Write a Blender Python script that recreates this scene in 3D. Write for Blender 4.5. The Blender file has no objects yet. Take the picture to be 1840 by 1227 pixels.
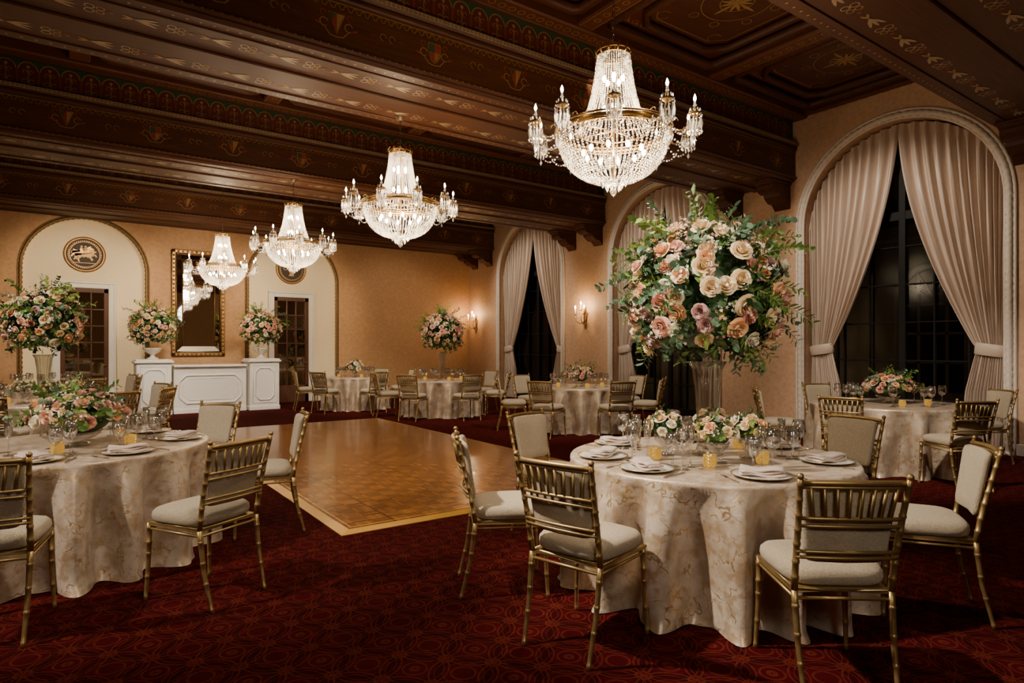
import bpy, math, random, bmesh
from mathutils import Vector, Matrix
random.seed(11)
pi=math.pi; sin=math.sin; cos=math.cos
COL=bpy.context.scene.collection
# ------------------------------------------------------------ mesh builder
class MB:
    def __init__(s): s.v=[];s.f=[];s.m=[];s.s=[]
    def add(s,vs,fs,mat=0,smooth=True):
        o=len(s.v); s.v+=[tuple(v) for v in vs]; s.f+=[tuple(i+o for i in f) for f in fs]
        s.m+=[mat]*len(fs); s.s+=[smooth]*len(fs)
    def merge(s,b,M,mat=None):
        o=len(s.v); s.v+=[tuple(M@Vector(v)) for v in b.v]; s.f+=[tuple(i+o for i in f) for f in b.f]
        s.m+=(b.m if mat is None else [mat]*len(b.f)); s.s+=b.s
    def box(s,x0,x1,y0,y1,z0,z1,mat=0,c=0.0):
        if c<=0:
            v=[(x,y,z) for x in (x0,x1) for y in (y0,y1) for z in (z0,z1)]
            s.add(v,[(0,1,3,2),(4,6,7,5),(0,4,5,1),(2,3,7,6),(0,2,6,4),(1,5,7,3)],mat,False); return
        c=min(c,(x1-x0)/2.01,(y1-y0)/2.01,(z1-z0)/2.01)
        cx,cy,cz=(x0+x1)/2,(y0+y1)/2,(z0+z1)/2; hx,hy,hz=(x1-x0)/2,(y1-y0)/2,(z1-z0)/2
        idx={};v=[]
        for a in (-1,1):
            for b in (-1,1):
                for d in (-1,1):
                    for k in range(3):
                        q=[hx-c,hy-c,hz-c]; q[k]+=c
                        idx[(a,b,d,k)]=len(v); v.append((cx+a*q[0],cy+b*q[1],cz+d*q[2]))
        f=[]
        for a in (-1,1):
            f.append([idx[(a,-1,-1,0)],idx[(a,1,-1,0)],idx[(a,1,1,0)],idx[(a,-1,1,0)]])
            f.append([idx[(-1,a,-1,1)],idx[(1,a,-1,1)],idx[(1,a,1,1)],idx[(-1,a,1,1)]])
            f.append([idx[(-1,-1,a,2)],idx[(1,-1,a,2)],idx[(1,1,a,2)],idx[(-1,1,a,2)]])
            for b in (-1,1):
                f.append([idx[(-1,a,b,1)],idx[(1,a,b,1)],idx[(1,a,b,2)],idx[(-1,a,b,2)]])
                f.append([idx[(a,-1,b,0)],idx[(a,1,b,0)],idx[(a,1,b,2)],idx[(a,-1,b,2)]])
                f.append([idx[(a,b,-1,0)],idx[(a,b,1,0)],idx[(a,b,1,1)],idx[(a,b,-1,1)]])
                for d in (-1,1): f.append([idx[(a,b,d,0)],idx[(a,b,d,1)],idx[(a,b,d,2)]])
        s.add(v,f,mat,False)
    def tube(s,pts,rad,seg=8,mat=0,closed=False,rfun=None,caps=True,flat=1.0):
        pts=[Vector(p) for p in pts]; n=len(pts)
        if not hasattr(rad,'__len__'): rad=[rad]*n
        T=[]
        for i in range(n):
            a=pts[(i-1)%n] if (closed or i>0) else pts[i]; b=pts[(i+1)%n] if (closed or i<n-1) else pts[i]
            t=(b-a); T.append(t.normalized() if t.length>1e-9 else Vector((0,0,1)))
        up=Vector((0,0,1)) if abs(T[0].z)<.9 else Vector((0,1,0))
        N=T[0].cross(up).normalized(); vs=[];L=0
        for i in range(n):
            N=(N-T[i]*N.dot(T[i])); N=N.normalized() if N.length>1e-6 else T[i].orthogonal().normalized()
            B=T[i].cross(N)
            if i>0: L+=(pts[i]-pts[i-1]).length
            for k in range(seg):
                a=2*pi*k/seg; r=rad[i]*(rfun(a,L) if rfun else 1)
                vs.append(pts[i]+N*(r*cos(a))+B*(r*sin(a)*flat))
        fs=[]
        m=n if closed else n-1
        for i in range(m):
            j=(i+1)%n
            for k in range(seg):
                l=(k+1)%seg; fs.append((i*seg+k,i*seg+l,j*seg+l,j*seg+k))
        if caps and not closed:
            fs.append(tuple(range(seg))); fs.append(tuple((n-1)*seg+k for k in range(seg)))
        s.add(vs,fs,mat,True)
    def lathe(s,prof,seg=16,mat=0,c=(0,0,0),rfun=None,sy=1.0):
        vs=[];fs=[];n=len(prof)
        for i,(r,z) in enumerate(prof):
            for k in range(seg):
                a=2*pi*k/seg; rr=r*(rfun(a,i) if rfun else 1)
                vs.append((c[0]+rr*cos(a),c[1]+rr*sin(a)*sy,c[2]+z))
        for i in range(n-1):
            for k in range(seg):
                l=(k+1)%seg; fs.append((i*seg+k,i*seg+l,(i+1)*seg+l,(i+1)*seg+k))
        if prof[0][0]>1e-5 and prof[0][0]<.02: fs.append(tuple(range(seg)))
        s.add(vs,fs,mat,True)
    def ball(s,c,r,mat=0,seg=8,rings=5,sz=1.0):
        s.lathe([(max(1e-6,r*sin(pi*i/rings)),-r*sz*cos(pi*i/rings)) for i in range(rings+1)],seg,mat,c)
    def mesh(s,name,mats,recalc=True):
        me=bpy.data.meshes.new(name); me.from_pydata(s.v,[],s.f)
        for m in mats: me.materials.append(m)
        me.polygons.foreach_set('material_index',s.m); me.polygons.foreach_set('use_smooth',s.s)
        me.update()
        if recalc and len(s.f)<90000:
            bm=bmesh.new(); bm.from_mesh(me); bmesh.ops.recalc_face_normals(bm,faces=bm.faces); bm.to_mesh(me); bm.free()
        return me
class D2:  # flat painted ornament on a face
    def __init__(s,mb,P): s.mb=mb;s.P=P
    def poly(s,pts,mat): s.mb.add([s.P(u,v) for u,v in pts],[tuple(range(len(pts)))],mat,False)
    def rib(s,pts,w,mat,closed=False):
        n=len(pts); vs=[]
        for i in range(n):
            a=pts[(i-1)%n] if (closed or i>0) else pts[i]; b=pts[(i+1)%n] if (closed or i<n-1) else pts[i]
            tx,ty=b[0]-a[0],b[1]-a[1]; L=math.hypot(tx,ty) or 1
            nx,ny=-ty/L*w/2,tx/L*w/2
            vs+=[s.P(pts[i][0]+nx,pts[i][1]+ny),s.P(pts[i][0]-nx,pts[i][1]-ny)]
        fs=[(2*i,2*i+1,2*i+3,2*i+2) for i in range(n-1)]
        if closed: fs.append((2*n-2,2*n-1,1,0))
        s.mb.add(vs,fs,mat,False)
    def circ(s,u,v,r,w,mat,n=12,a0=0,a1=2*pi):
        full=abs(a1-a0-2*pi)<1e-6
        m=n if full else n+1
        s.rib([(u+r*cos(a0+(a1-a0)*i/n),v+r*sin(a0+(a1-a0)*i/n)) for i in range(m)],w,mat,full)
    def disc(s,u,v,r,mat,n=6): s.poly([(u+r*cos(2*pi*i/n),v+r*sin(2*pi*i/n)) for i in range(n)],mat)
    def leaf(s,u,v,a,l,w,mat):
        c,d=cos(a),sin(a)
        s.poly([(u+c*x-d*y,v+d*x+c*y) for x,y in ((0,0),(l*.45,w),(l*.8,w*.7),(l,0),(l*.8,-w*.7),(l*.45,-w))],mat)
def obj(name,me,parent=None,M=None,label=None,kind=None,category=None,group=None):
    o=bpy.data.objects.new(name,me); COL.objects.link(o)
    if parent: o.parent=parent
    if M is not None: o.matrix_local=M
    if label: o["label"]=label
    if kind: o["kind"]=kind
    if category: o["category"]=category
    if group: o["group"]=group
    return o
def thing(name,parts,loc,rz=0,label="",category="",group=None,root=None,sc=1.0):
    M=Matrix.Translation(Vector(loc))@Matrix.Rotation(rz,4,'Z')@Matrix.Scale(sc,4)
    r=obj(name,root,None,M,label,None,category,group)
    for p in parts:
        pn,me=p[0],p[1]; o=obj(pn,me,r,p[2] if len(p)>2 and p[2] is not None else None)
        if len(p)>3 and p[3]: o["label"]=p[3]
        if len(p)>4 and p[4]: o["kind"]=p[4]
    return r
def struct(name,mb,mats,label=None):
    o=obj(name,mb.mesh(name,mats)); o["kind"]="structure"
    if label: o["label"]=label
    return o
# ------------------------------------------------------------ materials
def newmat(name):
    m=bpy.data.materials.new(name); m.use_nodes=True; nt=m.node_tree
    return m,nt,nt.nodes['Principled BSDF']
def P(name,col,rough=.5,metal=0,var=0,vscale=20,bump=0,bscale=60,sheen=0,emit=None,es=0,coat=0,col2=None,spec=None):
    m,nt,b=newmat(name); b.inputs['Base Color'].default_value=(*col,1)
    b.inputs['Roughness'].default_value=rough; b.inputs['Metallic'].default_value=metal
    if sheen: b.inputs['Sheen Weight'].default_value=sheen
    if coat: b.inputs['Coat Weight'].default_value=coat
    if spec is not None: b.inputs['Specular IOR Level'].default_value=spec
    if emit: b.inputs['Emission Color'].default_value=(*emit,1); b.inputs['Emission Strength'].default_value=es
    tc=nt.nodes.new('ShaderNodeTexCoord')
    no=nt.nodes.new('ShaderNodeTexNoise'); no.inputs['Scale'].default_value=vscale; no.inputs['Detail'].default_value=4
    nt.links.new(tc.outputs['Object'],no.inputs['Vector'])
    cr=nt.nodes.new('ShaderNodeMix'); cr.data_type='RGBA'
    v=var or .06
    c2=col2 or tuple(c*(1-v) for c in col); c1=col if col2 else tuple(min(1,c*(1+v)) for c in col)
    cr.inputs[6].default_value=(*c1,1); cr.inputs[7].default_value=(*c2,1)
    nt.links.new(no.outputs['Fac'],cr.inputs[0]); nt.links.new(cr.outputs[2],b.inputs['Base Color'])
    if bump:
        n2=nt.nodes.new('ShaderNodeTexNoise'); n2.inputs['Scale'].default_value=bscale
        nt.links.new(tc.outputs['Object'],n2.inputs['Vector'])
        bp=nt.nodes.new('ShaderNodeBump'); bp.inputs['Strength'].default_value=bump; bp.inputs['Distance'].default_value=.01
        nt.links.new(n2.outputs['Fac'],bp.inputs['Height']); nt.links.new(bp.outputs[0],b.inputs['Normal'])
    return m
def mth(nt,op,a,b=None,c=None):
    n=nt.nodes.new('ShaderNodeMath'); n.operation=op
    for i,x in enumerate((a,b,c)):
        if x is None: continue
        if isinstance(x,(int,float)): n.inputs[i].default_value=x
        else: nt.links.new(x,n.inputs[i])
    return n.outputs[0]
def mixc(nt,f,a,b):
    n=nt.nodes.new('ShaderNodeMix'); n.data_type='RGBA'
    if isinstance(f,(int,float)): n.inputs[0].default_value=f
    else: nt.links.new(f,n.inputs[0])
    for i,x in ((6,a),(7,b)):
        if isinstance(x,tuple): n.inputs[i].default_value=(*x,1)
        else: nt.links.new(x,n.inputs[i])
    return n.outputs[2]
def maprange(nt,v,a,b):
    m=nt.nodes.new('ShaderNodeMapRange'); m.inputs[1].default_value=a; m.inputs[2].default_value=b; nt.links.new(v,m.inputs[0]); return m.outputs[0]
def xyz(nt):
    tc=nt.nodes.new('ShaderNodeTexCoord'); sp=nt.nodes.new('ShaderNodeSeparateXYZ')
    nt.links.new(tc.outputs['Object'],sp.inputs[0]); return tc,sp.outputs[0],sp.outputs[1],sp.outputs[2]
def noise(nt,tc,scale,detail=3):
    n=nt.nodes.new('ShaderNodeTexNoise'); n.inputs['Scale'].default_value=scale; n.inputs['Detail'].default_value=detail
    nt.links.new(tc.outputs['Object'],n.inputs['Vector']); return n.outputs['Fac']
def carpet():
    m,nt,b=newmat('carpet_red'); tc,X,Y,Z=xyz(nt); s=1/.32
    def ring(dx,dy,r,w,sc=1):
        fx=mth(nt,'SUBTRACT',mth(nt,'FRACT',mth(nt,'ADD',mth(nt,'MULTIPLY',X,s*sc),dx)),.5)
        fy=mth(nt,'SUBTRACT',mth(nt,'FRACT',mth(nt,'ADD',mth(nt,'MULTIPLY',Y,s*sc),dy)),.5)
        l=mth(nt,'SQRT',mth(nt,'ADD',mth(nt,'MULTIPLY',fx,fx),mth(nt,'MULTIPLY',fy,fy)))
        return mth(nt,'LESS_THAN',mth(nt,'ABSOLUTE',mth(nt,'SUBTRACT',l,r)),w)
    r=ring(100,100,.485,.015)
    for a in ((100.5,100.5,.485,.015),(100,100,.41,.007),(100.5,100.5,.41,.007),(100.5,100,.10,.018),(100,100.5,.10,.018),(100,100,.17,.018),(100.5,100.5,.17,.018),(100,100,.29,.007),(100.5,100.5,.05,.03)):
        r=mth(nt,'MAXIMUM',r,ring(*a))
    dk=mth(nt,'MAXIMUM',ring(100,100,.35,.05),ring(100.5,100.5,.35,.05))
    n=noise(nt,tc,5,5); n2=noise(nt,tc,140,2); n3=noise(nt,tc,26,3)
    base=mixc(nt,n,(.030,.0010,.0019),(.076,.0030,.0046))
    base=mixc(nt,mth(nt,'MULTIPLY',dk,.5),base,(.013,.0006,.0012))
    f=mth(nt,'MULTIPLY',r,mth(nt,'MULTIPLY',n3,1.15))
    c=mixc(nt,f,base,(.13,.022,.010))
    c=mixc(nt,mth(nt,'MULTIPLY',n2,.45),c,(.008,.0005,.001))
    nt.links.new(c,b.inputs['Base Color']); b.inputs['Roughness'].default_value=.95; b.inputs['Specular IOR Level'].default_value=.04
    bp=nt.nodes.new('ShaderNodeBump'); bp.inputs['Strength'].default_value=.4; bp.inputs['Distance'].default_value=.01
    nt.links.new(n2,bp.inputs['Height']); nt.links.new(bp.outputs[0],b.inputs['Normal'])
    return m
def parquet():
    m,nt,b=newmat('parquet_oak'); tc,X,Y,Z=xyz(nt); s=1/.15
    sx=mth(nt,'MULTIPLY',mth(nt,'ADD',X,50),s); sy=mth(nt,'MULTIPLY',mth(nt,'ADD',Y,50),s)
    ix=mth(nt,'FLOOR',sx); iy=mth(nt,'FLOOR',sy)
    ch=mth(nt,'MODULO',mth(nt,'ADD',ix,iy),2)
    fx=mth(nt,'MULTIPLY',sx,5); fy=mth(nt,'MULTIPLY',sy,5)
    a=mth(nt,'MULTIPLY',ch,fx); c=mth(nt,'MULTIPLY',mth(nt,'SUBTRACT',1,ch),fy); fing=mth(nt,'ADD',a,c)
    cb=nt.nodes.new('ShaderNodeCombineXYZ'); nt.links.new(ix,cb.inputs[0]); nt.links.new(iy,cb.inputs[1]); nt.links.new(mth(nt,'FLOOR',fing),cb.inputs[2])
    wn=nt.nodes.new('ShaderNodeTexWhiteNoise'); nt.links.new(cb.outputs[0],wn.inputs[0])
    fac=mth(nt,'ADD',mth(nt,'MULTIPLY',wn.outputs['Value'],.55),mth(nt,'MULTIPLY',ch,.45))
    col=mixc(nt,fac,(.20,.068,.014),(.38,.158,.040))
    gap=mth(nt,'LESS_THAN',mth(nt,'FRACT',fing),.08)
    col=mixc(nt,mth(nt,'MULTIPLY',gap,.3),col,(.10,.035,.008))
    px=mth(nt,'LESS_THAN',mth(nt,'FRACT',mth(nt,'MULTIPLY',sx,1/6)),.016); py=mth(nt,'LESS_THAN',mth(nt,'FRACT',mth(nt,'MULTIPLY',sy,1/6)),.016)
    col=mixc(nt,mth(nt,'MAXIMUM',px,py),col,(.05,.018,.005))
    nt.links.new(col,b.inputs['Base Color'])
    nt.links.new(mth(nt,'ADD',mth(nt,'MULTIPLY',noise(nt,tc,3),.08),.18),b.inputs['Roughness']); b.inputs['Coat Weight'].default_value=.1
    return m
def clothmat():
    m,nt,b=newmat('marbled_satin'); tc,X,Y,Z=xyz(nt)
    n=nt.nodes.new('ShaderNodeTexNoise'); n.inputs['Scale'].default_value=5; n.inputs['Detail'].default_value=3.5; n.inputs['Roughness'].default_value=.5
    nt.links.new(tc.outputs['Object'],n.inputs['Vector'])
    vm=nt.nodes.new('ShaderNodeVectorMath'); vm.operation='SCALE'; nt.links.new(n.outputs['Color'],vm.inputs[0]); vm.inputs['Scale'].default_value=.40
    va=nt.nodes.new('ShaderNodeVectorMath'); va.operation='ADD'; nt.links.new(vm.outputs[0],va.inputs[0]); nt.links.new(tc.outputs['Object'],va.inputs[1])
    def veins(sc,w,lo,hi,ms):
        vo=nt.nodes.new('ShaderNodeTexVoronoi'); vo.feature='DISTANCE_TO_EDGE'; vo.inputs['Scale'].default_value=sc; nt.links.new(va.outputs[0],vo.inputs['Vector'])
        return mth(nt,'MULTIPLY',maprange(nt,vo.outputs['Distance'],w,w*.3),maprange(nt,noise(nt,tc,ms,4),lo,hi))
    g=mth(nt,'MAXIMUM',veins(4.5,.022,.45,.52,14),mth(nt,'MULTIPLY',veins(12,.035,.50,.56,17),.7))
    patch=mth(nt,'MULTIPLY',maprange(nt,noise(nt,tc,16,8),.50,.62),.5)
    g2=mth(nt,'MAXIMUM',g,patch)
    mott=maprange(nt,noise(nt,tc,7,6),.38,.62)
    base=mixc(nt,mott,(.42,.325,.235),(.62,.515,.405))
    col=mixc(nt,mth(nt,'MULTIPLY',g2,.78),base,(.50,.30,.11))
    nt.links.new(col,b.inputs['Base Color']); nt.links.new(mth(nt,'ADD',mth(nt,'MULTIPLY',g2,.5),.16),b.inputs['Metallic'])
    b.inputs['Roughness'].default_value=.35; b.inputs['Sheen Weight'].default_value=.1
    bp=nt.nodes.new('ShaderNodeBump'); bp.inputs['Strength'].default_value=.28; bp.inputs['Distance'].default_value=.006
    nt.links.new(noise(nt,tc,40,6),bp.inputs['Height']); nt.links.new(bp.outputs[0],b.inputs['Normal'])
    return m
def wallmat(name,c1,c2):
    m,nt,b=newmat(name); tc,X,Y,Z=xyz(nt)
    vo=nt.nodes.new('ShaderNodeTexVoronoi'); vo.inputs['Scale'].default_value=14; nt.links.new(tc.outputs['Object'],vo.inputs['Vector'])
    f=mth(nt,'MULTIPLY',mth(nt,'ADD',vo.outputs['Distance'],noise(nt,tc,40,4)),.7)
    nt.links.new(mixc(nt,f,c1,c2),b.inputs['Base Color']); b.inputs['Roughness'].default_value=.6
    bp=nt.nodes.new('ShaderNodeBump'); bp.inputs['Strength'].default_value=.2; bp.inputs['Distance'].default_value=.004
    nt.links.new(vo.outputs['Distance'],bp.inputs['Height']); nt.links.new(bp.outputs[0],b.inputs['Normal'])
    return m
def woodmat(name,c1,c2,rough=.46,sc=(1.2,14,14),coat=.0):
    m,nt,b=newmat(name); tc=nt.nodes.new('ShaderNodeTexCoord'); mp=nt.nodes.new('ShaderNodeMapping'); mp.inputs['Scale'].default_value=sc
    nt.links.new(tc.outputs['Object'],mp.inputs[0]); n=nt.nodes.new('ShaderNodeTexNoise'); n.inputs['Scale'].default_value=2; n.inputs['Detail'].default_value=6
    nt.links.new(mp.outputs[0],n.inputs['Vector'])
    nt.links.new(mixc(nt,n.outputs['Fac'],c1,c2),b.inputs['Base Color']); b.inputs['Roughness'].default_value=rough; b.inputs['Coat Weight'].default_value=coat
    b.inputs['Specular IOR Level'].default_value=.3
    return m
def glassmat(name,tint=(.97,.97,.97),gl=.05,power=.12,fac=.55):
    m=bpy.data.materials.new(name); m.use_nodes=True; nt=m.node_tree; nt.nodes.clear()
    o=nt.nodes.new('ShaderNodeOutputMaterial'); mx=nt.nodes.new('ShaderNodeMixShader'); t=nt.nodes.new('ShaderNodeBsdfTransparent'); g=nt.nodes.new('ShaderNodeBsdfGlossy')
    t.inputs[0].default_value=(*tint,1); g.inputs['Roughness'].default_value=gl
    lw=nt.nodes.new('ShaderNodeLayerWeight'); lw.inputs['Blend'].default_value=.35
    f=mth(nt,'ADD',mth(nt,'MULTIPLY',lw.outputs['Facing'],fac),power)
    nt.links.new(f,mx.inputs[0]); nt.links.new(t.outputs[0],mx.inputs[1]); nt.links.new(g.outputs[0],mx.inputs[2]); nt.links.new(mx.outputs[0],o.inputs[0])
    return m
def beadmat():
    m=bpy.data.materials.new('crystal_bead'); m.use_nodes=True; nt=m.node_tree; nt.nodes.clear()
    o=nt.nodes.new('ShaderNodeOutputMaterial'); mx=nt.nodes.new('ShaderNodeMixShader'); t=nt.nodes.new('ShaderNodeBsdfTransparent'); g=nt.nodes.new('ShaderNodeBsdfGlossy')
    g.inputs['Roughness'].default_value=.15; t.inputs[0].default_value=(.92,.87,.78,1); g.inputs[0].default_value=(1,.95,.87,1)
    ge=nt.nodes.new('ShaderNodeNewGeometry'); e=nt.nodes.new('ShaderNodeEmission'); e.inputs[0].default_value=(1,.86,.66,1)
    nt.links.new(mth(nt,'ADD',mth(nt,'MULTIPLY',mth(nt,'POWER',ge.outputs['Random Per Island'],5),BEAD_E),.05),e.inputs[1])  # bead sparkle painted in as emission, random per bead
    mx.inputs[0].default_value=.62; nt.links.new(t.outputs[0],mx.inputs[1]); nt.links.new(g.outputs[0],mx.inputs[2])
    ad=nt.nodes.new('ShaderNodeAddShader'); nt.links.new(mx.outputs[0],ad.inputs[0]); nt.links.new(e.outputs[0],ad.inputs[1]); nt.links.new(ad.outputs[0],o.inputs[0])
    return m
def leafmat(name,c,tr=.25): return P(name,c,.5,var=.35,vscale=9)
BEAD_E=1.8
M_carpet=carpet(); M_parq=parquet(); M_cloth=clothmat()
M_wallB=wallmat('wall_damask_amber',(.42,.22,.09),(.57,.33,.16))
M_wallW=wallmat('wall_damask_peach',(.46,.27,.15),(.62,.40,.25))
M_cream=P('cream_plaster',(.86,.73,.49),.6)
M_white=P('white_paint',(.80,.77,.70),.4)
M_trimw=P('plaster_trim',(.68,.59,.50),.55,var=.15)
M_trimg=P('gilded_trim',(.20,.115,.04),.5,metal=.3,var=.3)
M_wood=woodmat('ceiling_walnut',(.036,.011,.0045),(.112,.037,.014))
M_wood2=woodmat('ceiling_mahogany',(.055,.015,.007),(.145,.045,.017))
M_pgold=P('painted_gold',(.34,.20,.065),.5,metal=.3,var=.3)
M_pred=P('painted_red',(.22,.028,.014),.5,var=.2)
M_pgreen=P('painted_green',(.024,.066,.032),.5,var=.2)
M_psil=P('painted_pale_border',(.36,.26,.15),.45,metal=.2,var=.3)
M_dredw=P('painted_maroon',(.095,.018,.010),.45,var=.3)
M_gold=P('antique_gold_metal',(.40,.27,.105),.42,metal=.75,var=.25,vscale=30)
M_brass=P('aged_brass',(.50,.31,.11),.3,metal=1,var=.3)
M_gilt=P('gilt_frame',(.36,.21,.08),.4,metal=.7,var=.4,vscale=40)
M_relief=P('relief_gold',(.42,.26,.09),.45,metal=.3,var=.3,vscale=30)
M_darkg=P('medallion_ground',(.035,.02,.010),.6)
M_linen=P('oatmeal_linen',(.52,.425,.29),.85,var=.45,vscale=110,bump=.8,bscale=380,sheen=.15)
M_nap=P('napkin_satin',(.56,.44,.37),.5,sheen=.3)
M_plate=P('porcelain',(.70,.67,.60),.18,coat=.5)
M_rim=P('charger_gold',(.7,.52,.25),.25,metal=.8)
M_steel=P('silverware',(.75,.70,.62),.2,metal=1)
M_curt=P('drape_satin',(.56,.435,.34),.42,sheen=.2,var=.06,vscale=6)
M_black=P('window_bronze',(.006,.004,.003),.6,spec=.2)
M_glassw=glassmat('window_glass',(.5,.46,.4),.12,.008,.12)
M_glass=glassmat('clear_glass',(.96,.96,.96),.04,.13,.8); M_bead=beadmat()
M_mirror=P('mirror_silver',(.85,.83,.80),.02,metal=1,var=.005)
M_candle=P('candle_white',(.8,.72,.58),.5,emit=(1,.7,.4),es=.15)
M_bulb=P('lit_bulb',(1,.9,.7),.4,emit=(1,.80,.50),es=120)
M_votive=P('gold_mosaic_votive',(.75,.50,.14),.22,metal=.8,var=.6,vscale=140,emit=(1,.52,.08),es=.28)
M_flame=P('votive_flame_glow',(1,.7,.3),.5,emit=(1,.62,.22),es=8)
M_doorw=woodmat('door_walnut',(.05,.018,.01),(.13,.05,.025),sc=(10,10,1.5))
M_doorgl=P('door_pane_glass',(.40,.37,.32),.03,metal=1)
M_urn=P('urn_plaster',(.66,.60,.50),.6)
M_stone=P('facade_stone',(.30,.26,.20),.8,var=.2,vscale=3)
GREENS=[leafmat('leaf_green',(.10,.19,.028)),leafmat('leaf_eucalyptus',(.10,.18,.095)),leafmat('leaf_deep',(.026,.070,.015)),leafmat('leaf_lime',(.24,.34,.055)),P('stem_brown',(.12,.12,.035),.7)]
RC=[('cream',(.90,.71,.43)),('blush',(.84,.52,.38)),('peach',(.88,.54,.28)),('mauve',(.56,.32,.29)),('white',(.88,.80,.62)),('dusty_pink',(.74,.37,.28))]
M_rose=[P('petal_'+n,c,.6,var=.12,vscale=12,sheen=.15) for n,c in RC]
BM=[M_wood,M_pgold,M_pred,M_pgreen,M_psil,M_dredw,M_wood2]
XW=10.4; YB=17.0; CZ=5.6; X0=-5.0; Y0=-4.0
# ------------------------------------------------------------ room shell
mb=MB(); mb.box(X0-.2,XW+.6,Y0-.2,YB+.4,-.12,0,0); struct('floor',mb,[M_carpet],'deep red carpet woven with interlaced gold circles')
mb=MB(); mb.box(X0-.2,X0,Y0,YB,0,CZ,0); struct('wall_west',mb,[M_wallB])
mb=MB(); mb.box(X0,XW,Y0-.2,Y0,0,CZ,0); struct('wall_south',mb,[M_wallB])
def arch_wall(name,a0,a1,zt,ops,F,depth,mats,back=None):
    mb=MB(); cur=a0; n=36
    def q(p,m=0): mb.add([F(*t) for t in p],[tuple(range(len(p)))],m,False)
    for (c,hw,sp) in ops:
        q([(cur,0,0),(c-hw,0,0),(c-hw,zt,0),(cur,zt,0)])
        A=[(c-hw*cos(pi*i/n),sp+hw*sin(pi*i/n)) for i in range(n+1)]
        for i in range(n):
            q([(A[i][0],A[i][1],0),(A[i+1][0],A[i+1][1],0),(A[i+1][0],zt,0),(A[i][0],zt,0)])
            q([(A[i][0],A[i][1],0),(A[i+1][0],A[i+1][1],0),(A[i+1][0],A[i+1][1],depth),(A[i][0],A[i][1],depth)],1)
        for s in (-1,1): q([(c+s*hw,0,0),(c+s*hw,sp,0),(c+s*hw,sp,depth),(c+s*hw,0,depth)],1)
        if back is not None:
            q([(c-hw,0,depth)]+[(a,z,depth) for a,z in A]+[(c+hw,0,depth)],back)
        cur=c+hw
    q([(cur,0,0),(a1,0,0),(a1,zt,0),(cur,zt,0)])
    return struct(name,mb,mats)
NI=[(.35,1.15,3.2),(4.93,1.15,3.2)]
arch_wall('wall_north',X0,XW+.1,CZ,NI,lambda a,z,d:(a,YB+d,z),.14,[M_wallB,M_cream,M_cream],2)
WI=[(4.48,1.43,3.54),(9.15,1.43,3.54),(13.85,1.43,3.54)]
arch_wall('wall_east',Y0,YB+.1,CZ,WI,lambda a,z,d:(XW+d,a,z),.42,[M_wallW,M_wallW])
def arch_path(c,hw,sp,F,z0=0.0,step=.035):
    pts=[];z=z0
    while z<sp: pts.append(F(c-hw,z)); z+=step
    n=int(pi*hw/step)
    for i in range(n+1): pts.append(F(c-hw*cos(pi*i/n),sp+hw*sin(pi*i/n)))
    z=sp-step
    while z>z0: pts.append(F(c+hw,z)); z-=step
    return pts
rope=lambda a,L:1+.32*sin(2*a+L*62)
k=1
for (c,hw,sp) in WI:
    mb=MB(); F=lambda a,z:(XW-.012,a,z)
    mb.tube(arch_path(c,hw+.05,sp,F),.046,10,0,rfun=rope)
    mb.tube(arch_path(c,hw+.115,sp,F,step=.12),.024,8,0)
    mb.tube(arch_path(c,hw+.0,sp,F,step=.12),.02,8,0)
    struct('trim_%d'%k,mb,[M_trimw],'cream rope moulding around an arched window'); k+=1
for (c,hw,sp) in NI:
    mb=MB(); F=lambda a,z:(a,YB-.008,z)
    mb.tube(arch_path(c,hw+.02,sp,F),.034,8,0,rfun=rope); mb.tube(arch_path(c,hw+.07,sp,F,step=.12),.014,6,0)
    struct('trim_%d'%k,mb,[M_trimg],'dark gilt rope moulding around an arched niche'); k+=1
mb=MB()
for a,b in ((Y0,3.0),(5.97,7.6),(10.7,12.3),(15.4,YB)): mb.box(XW-.03,XW,a,b,0,.16,0,.008)
struct('baseboard_east',mb,[M_trimw])
mb=MB()
for a,b in ((X0,-.9),(1.6,3.68),(6.18,XW)): mb.box(a,b,YB-.03,YB,0,.16,0,.008)
struct('baseboard_north',mb,[M_white])
# building across the courtyard, seen faintly through the windows
mb=MB(); xf=17.0
mb.box(xf,xf+.6,-2,22,-1,9,0)
for i in range(7):
    c=.2+i*3.1
    for zc,hh,r in ((0.4,2.3,.75),(5.2,1.6,.75)):
        mb.tube([(xf-.05,c-r,zc),(xf-.05,c-r,zc+hh)]+[(xf-.05,c-r*cos(pi*j/14),zc+hh+r*sin(pi*j/14)) for j in range(1,14)]+[(xf-.05,c+r,zc+hh),(xf-.05,c+r,zc)],.10,6,0)
        A=[(xf-.02,c-.66*cos(pi*j/14),zc+hh+.66*sin(pi*j/14)) for j in range(15)]
        mb.add([(xf-.02,c-.66,zc)]+A+[(xf-.02,c+.66,zc)],[tuple(range(17))],1,False)
        for y in (-.3,.3): mb.box(xf-.06,xf-.02,c+y-.03,c+y+.03,zc,zc+hh+.5,0)
        for z in (.7,1.4,2.1): mb.box(xf-.06,xf-.02,c-.66,c+.66,zc+z-.03,zc+z+.03,0)
        for j in range(1,6): a=pi*j/6; mb.tube([(xf-.04,c,zc+hh),(xf-.04,c+.66*cos(a),zc+hh+.66*sin(a))],.03,4,0)
    mb.box(xf-.12,xf,c+1.4,c+1.7,-1,9,0,.03)
mb.box(xf-.25,xf,-2,22,4.1,4.5,0,.05)
obj('neighbouring_building',mb.mesh('facade',[M_stone,M_black]),None,None,'dim stone facade with arched fanlight windows across the courtyard',None,'building')
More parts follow.
